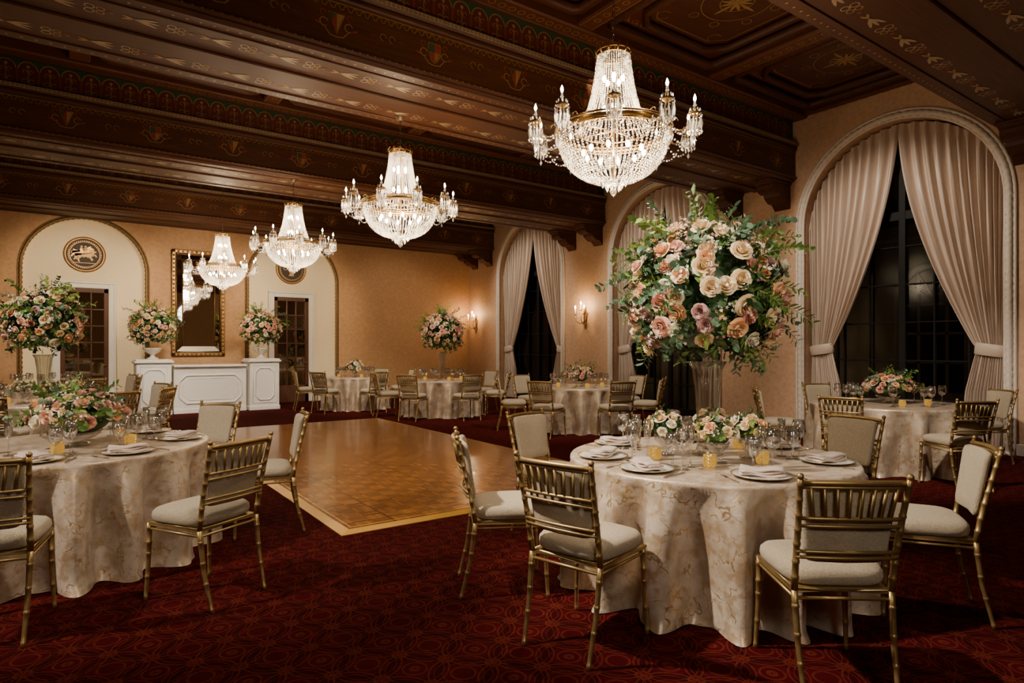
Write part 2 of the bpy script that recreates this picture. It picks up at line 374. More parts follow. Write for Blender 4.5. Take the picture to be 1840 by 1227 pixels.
for y in (2.5,9,15):  # unseen point lights added so the facade shows dimly
    l=bpy.data.lights.new('facade_fill','POINT'); l.energy=16; l.color=(1,.72,.45); l.shadow_soft_size=.2
    lo=bpy.data.objects.new('facade_fill',l); COL.objects.link(lo); lo.location=(15.2,y,1.2)
# ------------------------------------------------------------ windows
for wi,(c,hw,sp) in enumerate(WI):
    mb=MB(); xg=XW+.36
    fr=[(xg,c-hw+.04,0)]+[(xg,c-(hw-.04)*cos(pi*i/24),sp+(hw-.04)*sin(pi*i/24)) for i in range(25)]+[(xg,c+hw-.04,0)]
    mb.tube(fr,.05,6,0)
    for y in (-.9,-.45,0,.45,.9):
        zt=sp+math.sqrt(hw*hw-y*y)-.04; w=.05 if y==0 else .014
        mb.box(xg-.03,xg+.03,c+y-w,c+y+w,0,zt if y==0 else sp,0,.005)
    for z in (.08,.65,1.25,1.85,2.45,3.05,3.54):
        hh=hw; w=.07 if abs(z-3.54)<.01 or z<.1 else .012
        mb.box(xg-.025,xg+.025,c-hh+.03,c+hh-.03,z-w,z+w,0,.005)
    mb.tube([(xg,c-.7*cos(pi*i/16),sp+.7*sin(pi*i/16)) for i in range(17)],.02,6,0)
    for a in (30,60,120,150):
        a=math.radians(a); mb.tube([(xg,c+.7*cos(a),sp+.7*sin(a)),(xg,c+1.38*cos(a),sp+1.38*sin(a))],.014,5)
    o=struct('window_%d'%(wi+1),mb,[M_black],'tall dark bronze arched casement window at night')
    g=MB(); A=[(xg+.035,c-hw*cos(pi*i/24),sp+hw*sin(pi*i/24)) for i in range(25)]
    g.add([(xg+.035,c-hw,0)]+A+[(xg+.035,c+hw,0)],[tuple(range(27))],0,False)
    obj('window_pane',g.mesh('window_pane',[M_glassw]),o)
    for s in (1,-1):
        cm=MB(); nu=140; nv=50; ztie=1.42; npl=13; R=hw-.03; vs=[]
        J=c+s*hw
        for j in range(nv+1):
            v=j/nv
            for i in range(nu+1):
                u=i/nu; th=u*pi/2*1.0; Ty=c+s*R*cos(th); Tz=sp+R*sin(th) 
                py_=J-s*(.05+.34*u)
                if v<.72:
                    w=v/.72; z=Tz+(ztie-Tz)*w; y=Ty+(py_-Ty)*(w**1.75)
                    amp=.075*(1-.6*w)
                    if w<.05: amp*=.45+w*11
                else:
                    w=(v-.72)/.28; z=ztie*(1-w)+.02; y=J-s*(.05+(.34+.14*min(1,w*2.2))*u); amp=.03+.035*min(1,w*2.5)
                ph=u*npl*2*pi+ .6*sin(v*5+u*9)
                sn=sin(ph); x=XW+.2+amp*math.copysign(abs(sn)**.7,sn)+.015*sin(ph*2.3+v*7)
                vs.append((x,y,z))
        fs=[(j*(nu+1)+i,j*(nu+1)+i+1,(j+1)*(nu+1)+i+1,(j+1)*(nu+1)+i) for j in range(nv) for i in range(nu)]
        cm.add(vs,fs,0,True)
        tb=MB(); pr=[(.185,-.085),(.2,-.08),(.205,0),(.2,.08),(.185,.085)]
        tb.lathe([(r,z) for r,z in pr],28,0,(0,0,0))
        T=Matrix.Translation((XW+.2,J-s*.215,ztie))@Matrix.Rotation(s*-.15,4,'X')@Matrix.Diagonal((.48,1,1,1))
        root=obj('curtain',cm.mesh('curtain',[M_curt]),None,None,'floor-length beige satin drape tied back at an arched window',None,'curtain','satin drapes on the arched windows')
        obj('curtain_tieback',tb.mesh('tieback',[M_curt]),root,T)
# ------------------------------------------------------------ doors in niches
for di,(c,hw,sp) in enumerate(NI):
    yb=YB+.14; c=c-.03; mb=MB(); W=.45; H=2.8
    for s in (-1,1): mb.box(*sorted((c+s*W,c+s*(W+.13))),yb-.07,yb,0,H+.13,0,.012); mb.box(*sorted((c+s*(W+.10),c+s*(W+.15))),yb-.09,yb,0,H+.13,0,.01)
    mb.box(c-W,c+W,yb-.07,yb,H,H+.13,0,.012); mb.box(c-W-.15,c+W+.15,yb-.10,yb,H+.10,H+.16,0,.012)
    for a,b in ((c-W,c-W+.09),(c+W-.09,c+W)): mb.box(a,b,yb-.05,yb-.005,0,H,1,.006)
    mb.box(c-W,c+W,yb-.05,yb-.005,0,.45,1,.006); mb.box(c-W,c+W,yb-.05,yb-.005,H-.1,H,1,.006)
    for t in (1/3,2/3): x=c-W+.09+(2*W-.18)*t; mb.box(x-.014,x+.014,yb-.045,yb-.01,.45,H-.1,1,.003)
    for i in range(1,6): z=.45+(H-.55)*i/6; mb.box(c-W+.09,c+W-.09,yb-.045,yb-.01,z-.014,z+.014,1,.003)
    o=struct('door_%d'%(di+1),mb,[M_white,M_doorw],'walnut french door with small panes and white casing')
    g=MB(); rr=random.Random(di)
    for a in range(3):
        for q in range(6):
            xa=c-W+.09+(2*W-.18)*a/3; xb=c-W+.09+(2*W-.18)*(a+1)/3; za=.45+(H-.55)*q/6; zb_=.45+(H-.55)*(q+1)/6
            t1,t2=rr.uniform(-.004,.004),rr.uniform(-.004,.004)
            g.add([(xa,yb-.02+t1,za),(xb,yb-.02-t1,za),(xb,yb-.02-t1+t2,zb_),(xa,yb-.02+t1+t2,zb_)],[(0,1,2,3)],0,False)
    obj('door_pane',g.mesh('door_pane',[M_doorgl],False),o)
    h=MB(); h.tube([(c+W-.045,yb-.05,1.05),(c+W-.045,yb-.09,1.05),(c+W-.13,yb-.09,1.05)],.011,8); obj('door_handle',h.mesh('door_handle',[M_brass]),o)
    cz=3.56; S=.92
    md=MB(); md.lathe([(.0001,0),(.36*S,0),(.36*S,.012),(.38*S,.03),(.41*S,.035),(.43*S,.02),(.44*S,0)],48,0)
    m2=MB(); m2.merge(md,Matrix.Translation((c,yb,cz))@Matrix.Rotation(pi/2,4,'X'))
    dd=D2(m2,lambda u,v:(c+u*S,yb-.02,cz+v*S))
    dd.disc(0,0,.37,1,40)
    dd.P=lambda u,v:(c+u*S,yb-.024,cz+v*S)
    for i in range(48): a=2*pi*i/48; dd.disc(.335*cos(a),.335*sin(a),.012,2,5)
    dd.circ(0,0,.31,.010,2,40)
    if di==0:
        horse=[(-.24,.04),(-.25,-.03),(-.21,.05),(-.20,.09),(-.13,.06),(.05,.06),(.10,.15),(.17,.18),(.19,.14),(.24,.11),(.22,.08),(.17,.09),(.15,.02),(.22,.05),(.25,-.02),(.22,-.03),(.20,.01),(.12,-.02),(.17,-.10),(.13,-.13),(.12,-.10),(.07,-.03),(-.08,-.03),(-.14,-.09),(-.12,-.17),(-.15,-.17),(-.18,-.09),(-.15,-.02),(-.19,-.06),(-.24,-.12),(-.26,-.10),(-.2,0)]
        for q,(dx,dy) in enumerate(((-.04,.04),(.015,-.03))):
            yo=.03+.006*q; dd.P=lambda u,v,yo=yo:(c+u*S,yb-yo,cz+v*S); dd.poly([(x*.95+dx,y*.95+dy) for x,y in horse],2+q)
        dd.P=lambda u,v:(c+u*S,yb-.040,cz+v*S)
        for dx in (-.07,.01): dd.poly([(dx-.02,.02),(dx-.03,.11),(dx-.02,.16),(dx+.02,.16),(dx+.035,.10),(dx+.04,.02)],2 if dx<0 else 3); dd.disc(dx+.005,.19,.024,3,10); dd.rib([(dx+.01,.14),(dx+.09,.11)],.014,3); dd.rib([(dx+.02,.03),(dx+.05,-.08)],.02,3)
        dd.rib([(-.23,-.21),(.23,-.21)],.014,3)
    else:
        dd.P=lambda u,v:(c+u*S,yb-.03,cz+v*S)
        dd.poly([(-.08,-.2),(.08,-.2),(.04,-.12),(.13,0),(.16,.08),(-.16,.08),(-.13,0),(-.04,-.12)],3)
        for s in (-1,1): dd.circ(s*.17,.02,.05,.02,3)
        for i in range(7): dd.leaf(0,.08,pi*(.12+.76*i/6),.15,.02,3)
    obj('wall_medallion',m2.mesh('wall_medallion',[M_gilt,M_darkg,M_gilt,M_relief]),None,None,'round gilt relief medallion of '+('riders on horses' if di==0 else 'a flower-filled urn')+' above a door',None,'wall medallion')
# ------------------------------------------------------------ ceiling
mb=MB(); mb.box(X0,XW+.1,Y0,YB,CZ,CZ+.15,0)
BEAMS=[(-2.9,-1.6),(1.55,3.05),(6.05,7.5),(10.8,12.25),(15.55,YB)]
bays=[(BEAMS[i][1],BEAMS[i+1][0]) for i in range(4)]
for (a,b) in bays:
    zr=CZ-.2; mb.box(X0,XW,a,a+.22,zr,CZ,6,.02); mb.box(X0,XW,b-.22,b,zr,CZ,6,.02)
    mid=(a+b)/2
    nx=6; dx=(XW-X0)/nx
    for i in range(nx+1):
        x=X0+dx*i; mb.box(max(X0,x-.13),min(XW,x+.13),a,b,zr+.04,CZ,6,.02)
        if x<0.5: continue
        dsb=D2(mb,lambda u,v:(u,v,zr+.037))
        n=int((b-a-.5)/.16)
        for j in range(n): dsb.circ(x,a+.32+j*.16,.04,.012,1,8); dsb.disc(x,a+.40+j*.16,.016,2,4)
        for q in (-.1,.1): dsb.rib([(x+q,a+.2),(x+q,b-.2)],.01,1)
    for j in range(int((XW-1)/.14)):
        d=D2(mb,lambda u,v:(u,v,zr-.003)); x=1+j*.14
        d.circ(x,a+.11,.045,.012,1,8); d.circ(x,b-.11,.045,.012,1,8)
    for i in range(nx):
        x0=X0+dx*i+.13; x1=x0+dx-.26
        if x1<0.5: continue
        y0,y1=a+.22,b-.22; cx,cy=(x0+x1)/2,(y0+y1)/2
        def octp(ins,ct): return [(x0+ins+ct,y0+ins),(x1-ins-ct,y0+ins),(x1-ins,y0+ins+ct),(x1-ins,y1-ins-ct),(x1-ins-ct,y1-ins),(x0+ins+ct,y1-ins),(x0+ins,y1-ins-ct),(x0+ins,y0+ins+ct)]
        for ins,ct,hh,wd in ((.12,.10,.15,.055),(.36,.22,.11,.045)):
            mb.tube([(u,v,CZ-hh*.5) for u,v in octp(ins,ct)],wd*1.3,4,0,closed=True,flat=1.2)
            d=D2(mb,lambda u,v:(u,v,CZ-hh*.5-wd*1.2))
            pp=octp(ins,ct)
            for e in range(8):
                p0,p1=pp[e],pp[(e+1)%8]; L=math.dist(p0,p1); n=int(L/.09)
                for t in range(n): d.disc(p0[0]+(p1[0]-p0[0])*t/n,p0[1]+(p1[1]-p0[1])*t/n,.014,1,4)
        d=D2(mb,lambda u,v:(u,v,CZ-.003)); d.poly([(x0+.02,y0+.02),(x1-.02,y0+.02),(x1-.02,y1-.02),(x0+.02,y1-.02)],5)
        d=D2(mb,lambda u,v:(u,v,CZ-.006)); d.poly(octp(.42,.2),0)
        for q in range(int((x1-x0-.6)/.15)):
            for yy in (y0+.25,y1-.25): d.circ(x0+.34+q*.15,yy,.04,.010,1,8); d.leaf(x0+.36+q*.15,yy,.6,.08,.012,1)
        for q in range(int((y1-y0-.6)/.15)):
            for xx in (x0+.25,x1-.25): d.circ(xx,y0+.34+q*.15,.04,.010,1,8); d.leaf(xx,y0+.36+q*.15,.9,.08,.012,1)
        d=D2(mb,lambda u,v:(u,v,CZ-.010))
        for q in range(12): d.leaf(cx,cy,q*pi/6,.34 if q%3==0 else .20,.024,1)
        d.circ(cx,cy,.20,.010,1,18); d.circ(cx,cy,.42,.010,1,24)
        for q in range(8): aa=q*pi/4+.39; d.circ(cx+.52*cos(aa),cy+.52*sin(aa),.06,.010,1,9); 
        for sx in (-1,1):
            d.circ(cx+sx*.5,cy+.7,.09,.010,1,10,0,1.6*pi); d.circ(cx+sx*.5,cy-.7,.09,.010,1,10,0,1.6*pi)
        d.rib(octp(.47,.18),.014,1,True)
struct('ceiling',mb,BM,'dark coffered wooden ceiling with painted gold ornament')
def shield(d,u,v,kind,s=1.0):
    def S(p): return [(u+x*s,v+y*s) for x,y in p]
    e=D2(d.mb,lambda a,b:tuple(Vector(d.P(a,b))+d.off))
    if kind%2==0:
        sh=[(-.085,.12),(.085,.12),(.085,-.02),(.05,-.09),(0,-.13),(-.05,-.09),(-.085,-.02)]
        d.poly(S(sh),2); d.rib(S(sh),.012,1,True)
        e.poly(S([(-.075,.11),(0,.11),(0,.0),(-.075,.0)]),3); e.poly(S([(0,.0),(.07,.0),(.045,-.08),(0,-.115)]),1); e.rib(S([(-.075,.0),(.075,.0)]),.010,1)
    else:
        sh=[(-.1,.12),(.1,.12),(0,-.13)]
        d.poly(S(sh),2); d.rib(S(sh),.010,1,True)
        e.poly(S([(-.0,.11),(.09,.11),(.0,-.11)]),1); e.poly(S([(-.09,.11),(-.02,.11),(-.05,.02)]),3)
    for q in (-1,1):
        d.circ(u+q*.16*s,v+.09*s,.035*s,.010,2,8,0,1.6*pi); d.circ(u+q*.15*s,v-.02*s,.05*s,.010,1,8,.4,1.7*pi)
        d.rib([(u+q*.14*s,v-.08*s),(u+q*.08*s,v-.15*s),(u,v-.16*s)],.010,1); d.leaf(u+q*.18*s,v-.06*s,pi/2-q*1.2,.09*s,.014*s,2)
def arcp(u,v,r,a0,a1,n): return [(u+r*cos(a0+(a1-a0)*i/n),v+r*sin(a0+(a1-a0)*i/n)) for i in range(n+1)]
bi=k
for n_,(y0,y1) in enumerate(BEAMS):
    mb=MB(); zb=4.35; zl=4.95
    mb.box(X0,XW,y0,y1,zb,zl,0,.03)
    mb.box(X0,XW,y0-.035,min(YB,y1+.035),zb+.045,zb+.095,0,.02)
    mb.box(X0,XW,y0-.03,min(YB,y1+.03),zl-.06,zl,0,.015)
    mb.box(X0,XW,y0-.06,min(YB,y1+.06),zl,zl+.09,0,.02)
    mb.box(X0,XW,y0+.06,min(YB,y1-.06) if y1<YB else YB,zl+.09,CZ,6)
    mb.box(X0,XW,y0-.03,min(YB,y1+.03),CZ-.2,CZ,0,.03)
    if n_>=1:
        f=D2(mb,lambda u,v:(u,y0-.003,v)); f.off=Vector((0,-.003,0))
        xs=-1.1; c=0
        while xs<XW-.3:
            shield(f,xs,4.66 if n_==2 else 4.68,c,.84)
            for q in (-1,1):
                f.circ(xs+.545+q*.05,4.66,.035,.007,1,8,0,1.5*pi); f.leaf(xs+.545+q*.09,4.66,0 if q>0 else pi,.12,.012,5)
            xs+=1.09; c+=1
        f.rib([(X0,zl-.085),(XW,zl-.085)],.010,1)
        x=-2; i=0
        while x<XW:
            f.circ(x,zl-.12,.022,.006,1,6,0 if i%2 else pi,(pi if i%2 else 2*pi)); x+=.044; i+=1
        f2=D2(mb,lambda u,v:(u,y0-.038,v)); x=-2
        while x<XW: f2.disc(x,zb+.07,.011,1,4); x+=.08
        g=D2(mb,lambda u,v:(u,y0-.063,v)); g.rib([(X0,zl+.045),(XW,zl+.045)],.05,4)
        g.P=lambda u,v:(u,y0-.066,v); x=-2
        while x<XW: g.circ(x,zl+.045,.014,.007,0,6); x+=.05
        h=D2(mb,lambda u,v:(u,y0+.057,v)); z0=zl+.09; z1=CZ-.2
        h.poly([(X0,z0),(XW,z0),(XW,z1),(X0,z1)],3)
        x=-2.0; w=.24
        while x<XW-w:
            cx=x+w/2; r=w/2-.012; zs=z1-.03-r
            h.P=lambda u,v:(u,y0+.054,v)
            h.poly([(cx-r,z0)]+arcp(cx,zs,r,pi,0,8)+[(cx+r,z0)],5)
            h.P=lambda u,v:(u,y0+.051,v)
            h.rib(arcp(cx,zs,r,pi,0,8),.014,1); 
            h.rib([(x,z0),(x,zs)],.02,2)
            h.rib([(cx,z0+.02),(cx,zs+.04)],.01,1); h.disc(cx,zs+.045,.022,4,5)
            for q in (-1,1):
                h.circ(cx+q*.035,zs-.03,.026,.009,1,6,0,1.5*pi); h.circ(cx+q*.04,z0+.07,.03,.009,1,6,.5,1.9*pi)
            x+=w
        mb2=D2(mb,lambda u,v:(u,y0-.033,v)); x=-2
        while x<XW: mb2.disc(x,CZ-.1,.03,1,4); x+=.13
    s_=D2(mb,lambda u,v:(u,v,zb-.003)); 
    if n_<4:
        for cy_,off in ((y0+.38,0),(y1-.38,.31)):
            x=-2+off
            while x<XW-.6:
                for q in (-.34,0,.34): s_.leaf(x,cy_,q,.20,.018,4)
                for q in (pi-.32,pi+.32): s_.leaf(x,cy_,q,.10,.014,1)
                for q in (-1,1):
                    s_.circ(x+.29,cy_+q*.04,.036,.011,4,10); s_.circ(x+.37,cy_+q*.036,.03,.010,1,10)
                s_.disc(x+.45,cy_,.024,2,4)
                x+=.62
        x=-2
        while x<XW: s_.disc(x,y0+.10,.014,1,5); s_.disc(x,y1-.10,.014,1,5); x+=.11
    mid=(y0+min(y1,YB))/2
    mb.box(X0,XW,mid-.09,mid+.09,zb-.025,zb+.01,0,.012)
    for yy in (y0+.17,min(y1,YB)-.20): mb.box(X0,XW,yy,yy+.03,zb-.014,zb+.01,0,.006)
    struct('trim_%d'%(bi+n_),mb,BM,'heavy walnut ceiling beam with painted shields and gold borders')
prof=[(XW,zb),(XW-.62,zb),(XW-.62,zb-.07),(XW-.56,zb-.09),(XW-.56,zb-.15),(XW-.50,zb-.20),(XW-.42,zb-.22),(XW-.36,zb-.20),(XW-.34,zb-.26),(XW-.22,zb-.34),(XW-.10,zb-.35),(XW,zb-.45)]
for (y0,y1) in BEAMS[1:]:
    for yc in ((y0+.25,y1-.25) if y1<YB else (y0+.25,y0+1.05)):
        mb=MB(); n=len(prof); hw=.15
        vs=[(x-XW,-hw,z-zb) for x,z in prof]+[(x-XW,hw,z-zb) for x,z in prof]
        mb.add(vs,[tuple(range(n)),tuple(range(n,2*n))]+[(i,(i+1)%n,n+(i+1)%n,n+i) for i in range(n)],0,False)
        mb.box(-.66,0,-hw-.03,hw+.03,-.04,0,0,.01)
        obj('trim_%d'%(bi+10),mb.mesh('corbel',[M_wood]),None,Matrix.Translation((XW,yc,zb)),'carved dark wood corbel under a beam','structure'); bi+=1
# ------------------------------------------------------------ dance floor
mb=MB(); dx0,dx1,dy0,dy1=1.72,5.2,4.68,12.05; h=.025
mb.box(dx0+.09,dx1-.09,dy0+.09,dy1-.09,.001,h,0)
e=.12
O=[(dx0,dy0),(dx1,dy0),(dx1,dy1),(dx0,dy1)]; I=[(dx0+e,dy0+e),(dx1-e,dy0+e),(dx1-e,dy1-e),(dx0+e,dy1-e)]
for i in range(4):
    j=(i+1)%4; mb.add([(*O[i],.001),(*O[j],.001),(*O[j],.006),(*O[i],.006)],[(0,1,2,3)],1,False)
    mb.add([(*O[i],.006),(*O[j],.006),(*I[j],h+.001),(*I[i],h+.001)],[(0,1,2,3)],1,False)
M_edge=P('brushed_gold_edge',(.58,.31,.045),.42,metal=.35)
obj('dance_floor',mb.mesh('dance_floor',[M_parq,M_edge]),None,None,'portable oak parquet dance floor with gold ramped edging',None,'dance floor')
# ------------------------------------------------------------ bar
def panel(mb,x0,x1,z0,z1,y,cut,w=.022):
    p=[(x0+cut,z0),(x1-cut,z0),(x1,z0+cut),(x1,z1-cut),(x1-cut,z1),(x0+cut,z1),(x0,z1-cut),(x0,z0+cut)]
    mb.tube([(a,y,b) for a,b in p],w,6,0,closed=True)
def rect(mb,x0,x1,z0,z1,y,w=.012): mb.tube([(x0,y,z0),(x1,y,z0),(x1,y,z1),(x0,y,z1)],w,4,0,closed=True)
yf=15.3
mb=MB(); mb.box(1.89,3.39,yf+.12,yf+.72,0,1.02,0,.01); mb.box(1.89,3.39,yf+.10,yf+.12,0,.1,0,.005)
panel(mb,2.0,3.28,.22,.84,yf+.115,.14); panel(mb,2.07,3.21,.29,.77,yf+.118,.13,.008)
top=MB(); top.box(1.885,3.395,yf+.04,yf+.78,1.02,1.07,0,.015)
thing('bar_counter',[('countertop',top.mesh('countertop',[M_white]))],(0,0,0),0,'white panelled bar counter between two pedestals','bar counter',root=mb.mesh('bar',[M_white]))
for x0,x1 in ((1.18,1.84),(3.44,4.1)):
    mb=MB(); mb.box(x0,x1,yf,yf+.66,0,1.12,0,.01); mb.box(x0-.015,x1+.015,yf-.02,yf+.68,0,.1,0,.01)
    panel(mb,x0+.12,x1-.12,.24,.98,yf-.003,.1,.018); rect(mb,x0+.07,x1-.07,.17,1.05,yf-.002)
    top=MB(); top.box(x0-.04,x1+.04,yf-.05,yf+.70,1.12,1.17,0,.012); top.box(x0-.01,x1+.01,yf-.02,yf+.67,1.17,1.20,0,.01)
    thing('display_pedestal',[('pedestal_top',top.mesh('pedestal_top',[M_white]))],(0,0,0),0,'white panelled pedestal cabinet flanking the bar','pedestal',group='white bar pedestals',root=mb.mesh('pedestal',[M_white]))
# mirror
mb=MB(); xm0,xm1,zm0,zm1=2.03,3.22,1.25,3.83; yw=YB-.005
for a,b,c,d in ((xm0,xm1,zm0,zm0+.1),(xm0,xm1,zm1-.1,zm1),(xm0,xm0+.1,zm0,zm1),(xm1-.1,xm1,zm0,zm1)): mb.box(a,b,yw-.07,yw,c,d,0,.02)
P4=[(xm0+.1,yw-.06,zm0+.1),(xm1-.1,yw-.06,zm0+.1),(xm1-.1,yw-.06,zm1-.1),(xm0+.1,yw-.06,zm1-.1)]
mb.tube(P4,.018,6,0,closed=True)
P5=[(xm0+.24,yw-.05,zm0+.24),(xm1-.24,yw-.05,zm0+.24),(xm1-.24,yw-.05,zm1-.24),(xm0+.24,yw-.05,zm1-.24)]
mb.tube(P5,.016,6,0,closed=True)
for i in range(26): 
    z=zm0+.05+i*(zm1-zm0-.1)/25
    for x in (xm0+.05,xm1-.05): mb.ball((x,yw-.075,z),.026,0,6,4)
for i in range(12):
    x=xm0+.05+i*(xm1-xm0-.1)/11
    for z in (zm0+.05,zm1-.05): mb.ball((x,yw-.075,z),.026,0,6,4)
g=MB(); I4=[(xm0+.24,yw-.035,zm0+.24),(xm1-.24,yw-.035,zm0+.24),(xm1-.24,yw-.035,zm1-.24),(xm0+.24,yw-.035,zm1-.24)]
g.add(I4,[(0,1,2,3)],0,False)
b2=MB()
O4=[(xm0+.1,yw-.015,zm0+.1),(xm1-.1,yw-.015,zm0+.1),(xm1-.1,yw-.015,zm1-.1),(xm0+.1,yw-.015,zm1-.1)]
for i in range(4): j=(i+1)%4; b2.add([O4[i],O4[j],I4[j],I4[i]],[(0,1,2,3)],0,False)
thing('wall_mirror',[('mirror_glass',g.mesh('mirror_glass',[M_mirror],False)),('mirror_bevel',b2.mesh('mirror_bevel',[M_mirror],False),None,'bevelled mirrored border')],(0,0,0),0,'tall rectangular mirror in carved gilt frame above the bar','mirror',root=mb.mesh('mirror_frame',[M_gilt]))
# ------------------------------------------------------------ chair
def by(z): return -.215-(z-.45)/.47*.085
def ringed(path,rads,r,nodes,mb):
    pts=[];rr=[]
    V=[Vector(p) for p in path]
    Ls=[(V[i+1]-V[i]).length for i in range(len(V)-1)]; T=sum(Ls)
    def at(t):
        for i,l in enumerate(Ls):
            if t<=l or i==len(Ls)-1: return V[i].lerp(V[i+1],min(1,t/l))
            t-=l
    ts=sorted(set([T*i/8 for i in range(9)]+[max(0,min(T,T*n+o)) for n in nodes for o in (-.008,-.005,0,.005,.008)]))
    for t in ts:
        f=t/T; b=rads[0]+(rads[1]-rads[0])*f
        for n in nodes:
            if abs(t-T*n)<.0055: b=b*1.17
        pts.append(at(t)); rr.append(b)
    mb.tube(pts,rr,10,0)
def se(a,p): return math.copysign(abs(a)**p,a)
def chair_meshes():
    legs=[]
    for s in (-1,1):
        m=MB(); ringed([(s*.215,.205,0),(s*.205,.195,.2),(s*.20,.19,.445)],(.010,.0155),0,(.04,.3,.6,.74,.93),m); m.lathe([(.013,0),(.013,.012)],8,0,(s*.215,.205,0)); legs.append(m.mesh('leg_front',[M_gold]))
        m=MB(); ringed([(s*.185,-.30,0),(s*.193,-.245,.22),(s*.197,by(.45),.445)],(.010,.0145),0,(.04,.35,.6,.85),m); legs.append(m.mesh('leg_rear',[M_gold]))
    m=MB()
    A=[(-.205,.2,.44),(.205,.2,.44),(.197,-.215,.44),(-.197,-.215,.44)]
    m.tube(A,.012,8,0,closed=True)
    m.tube([(-.205,.2,.41),(.205,.2,.41)],.008,6); m.tube([(-.2,.2,.41),(-.197,-.22,.41)],.008,6); m.tube([(.2,.2,.41),(.197,-.22,.41)],.008,6); m.tube([(.197,-.22,.41),(-.197,-.22,.41)],.008,6)
    m.box(-.2,.2,-.21,.195,.435,.45,0,.004)
    frame=m.mesh('seat_frame',[M_gold])
    m=MB()
    for s in (-1,1):
        ringed([(s*.197,by(.45),.44),(s*.2,by(.6),.6),(s*.206,by(.78)-.01,.78),(s*.214,by(.92)-.02,.925)],(.0145,.0115),0,(.12,.26,.42,.55,.68,.82,.95),m)
        m.ball((s*.2145,by(.92)-.021,.935),.015,0,8,5)
    def rail(z,r,fl=1.0,w=.205):
        m.tube([(x*w,by(z)-.008-.035*(1-x*x),z+.006*(1-x*x)) for x in [-1+i*.2 for i in range(11)]],r,8,0,flat=fl)
    rail(.907,.013); rail(.888,.008); rail(.757,.009); rail(.725,.008); rail(.615,.008); rail(.590,.008)
    for i in range(8):
        x=-.161+.046*i; q=1-(x/.205)**2
        m.tube([(x*.94,by(.76)-.008-.035*q,.757),(x*1.06,by(.89)-.008-.035*q,.888)],.008,6,0,flat=.7)
    back=m.mesh('backrest',[M_gold])
    m=MB(); vs=[];seg=40
    prof=[(.0,.020),(.6,.020),(.93,.018),(.985,.011),(1,0),(.985,-.011),(.93,-.014),(0,-.014)]
    for s,o in prof:
        for kk in range(seg):
            a=2*pi*kk/seg; x=.181*s*se(cos(a),.18)*(1.0); z=.735+.17*s*se(sin(a),.18); x*=1+.08*(z-.735)/.16
            vs.append((x,by(z)-.032*(1-(x/.2)**2)+.026+o,z))
    fs=[(i*seg+kk,i*seg+(kk+1)%seg,(i+1)*seg+(kk+1)%seg,(i+1)*seg+kk) for i in range(len(prof)-1) for kk in range(seg)]
    m.add(vs,fs,0,True); pad=m.mesh('back_cushion',[M_linen])
    m=MB(); vs=[]
    prof=[(0,.452),(.93,.452),(1.01,.465),(1.035,.487),(1.02,.510),(.95,.527),(.82,.537),(.5,.545),(0,.549)]
    for s,z in prof:
        for kk in range(seg):
            a=2*pi*kk/seg; y=.205*s*se(sin(a),.45); x=.212*s*se(cos(a),.45)*(1+.05*y/.2)
            vs.append((x,y-.003,z))
    fs=[(i*seg+kk,i*seg+(kk+1)%seg,(i+1)*seg+(kk+1)%seg,(i+1)*seg+kk) for i in range(len(prof)-1) for kk in range(seg)]
    m.add(vs,fs,0,True); seat=m.mesh('seat_cushion',[M_linen])
    return [('leg',l) for l in legs]+[('seat_frame',frame),('backrest',back),('back_cushion',pad,None,'oatmeal linen back pad'),('seat_cushion',seat,None,'oatmeal linen seat pad')]
CH=chair_meshes()
def chair_at(bx,by_,ang,tn):
    a=math.radians(ang); ox=bx+cos(a)*.31; oy=by_+sin(a)*.31
    thing('dining_chair',CH,(ox,oy,0),a-pi/2,'gold bamboo-style dining chair, linen pads, at '+tn,'chair',group='gold dining chairs')
def chair_ring(tx,ty,pos,D,tn,jit=3):
    a=math.radians(pos); D+=.04; chair_at(tx+cos(a)*D,ty+sin(a)*D,pos+180+random.uniform(-jit,jit),tn)
# ------------------------------------------------------------ table
def table_mesh(R,seed):
    rnd=random.Random(seed); m=MB(); seg=300; nf=rnd.choice((14,15,16)); ph=[rnd.uniform(0,6) for _ in range(5)]
    rings=[(0,.762),(R*.5,.762),(R-.02,.762),(R-.004,.76),(R+.004,.75),(R+.006,.735)]
    for i in range(1,21): rings.append((R+.0,.735-.73*i/20))
    vs=[]
    for j,(r,z) in enumerate(rings):
        t=max(0,(.735-z)/.735)
        for kk in range(seg):
            a=2*pi*kk/seg
            w=sin(nf*a+ph[0]+1.1*sin(3*a+ph[1])+.8*sin(5*a+ph[4])+.25*sin(t*3+a*7))
            w=math.copysign(abs(w)**.8,w)
            f=(w*1.0 if w>0 else w*1.15)*.092*min(1,t*1.9)**.75+ .014*sin(31*a+ph[2]+t*2)*t**.5*(.5+.5*sin(4*a+ph[3]))
            if t>.93: f+=.02*(t-.93)/.07*(1+sin(nf*2*a))
            rr=r+(f if j>4 else 0); vs.append((rr*cos(a),rr*sin(a),max(.003,z)))
    fs=[(i*seg+kk,i*seg+(kk+1)%seg,(i+1)*seg+(kk+1)%seg,(i+1)*seg+kk) for i in range(len(rings)-1) for kk in range(seg)]
    m.add(vs,fs,0,True)
    t=MB(); t.lathe([(.0001,.72),(R-.08,.72),(R-.08,.75),(.0001,.75)],48,0); t.lathe([(.3,.0),(.28,.03),(.05,.06),(.04,.7),(.1,.72)],20,0)
    return t.mesh('table_base',[M_doorw]),m.mesh('tablecloth',[M_cloth])
def lathemesh(name,prof,seg,mat,rf=None):
    m=MB(); m.lathe(prof,seg,0,rfun=rf); return m.mesh(name,[mat])
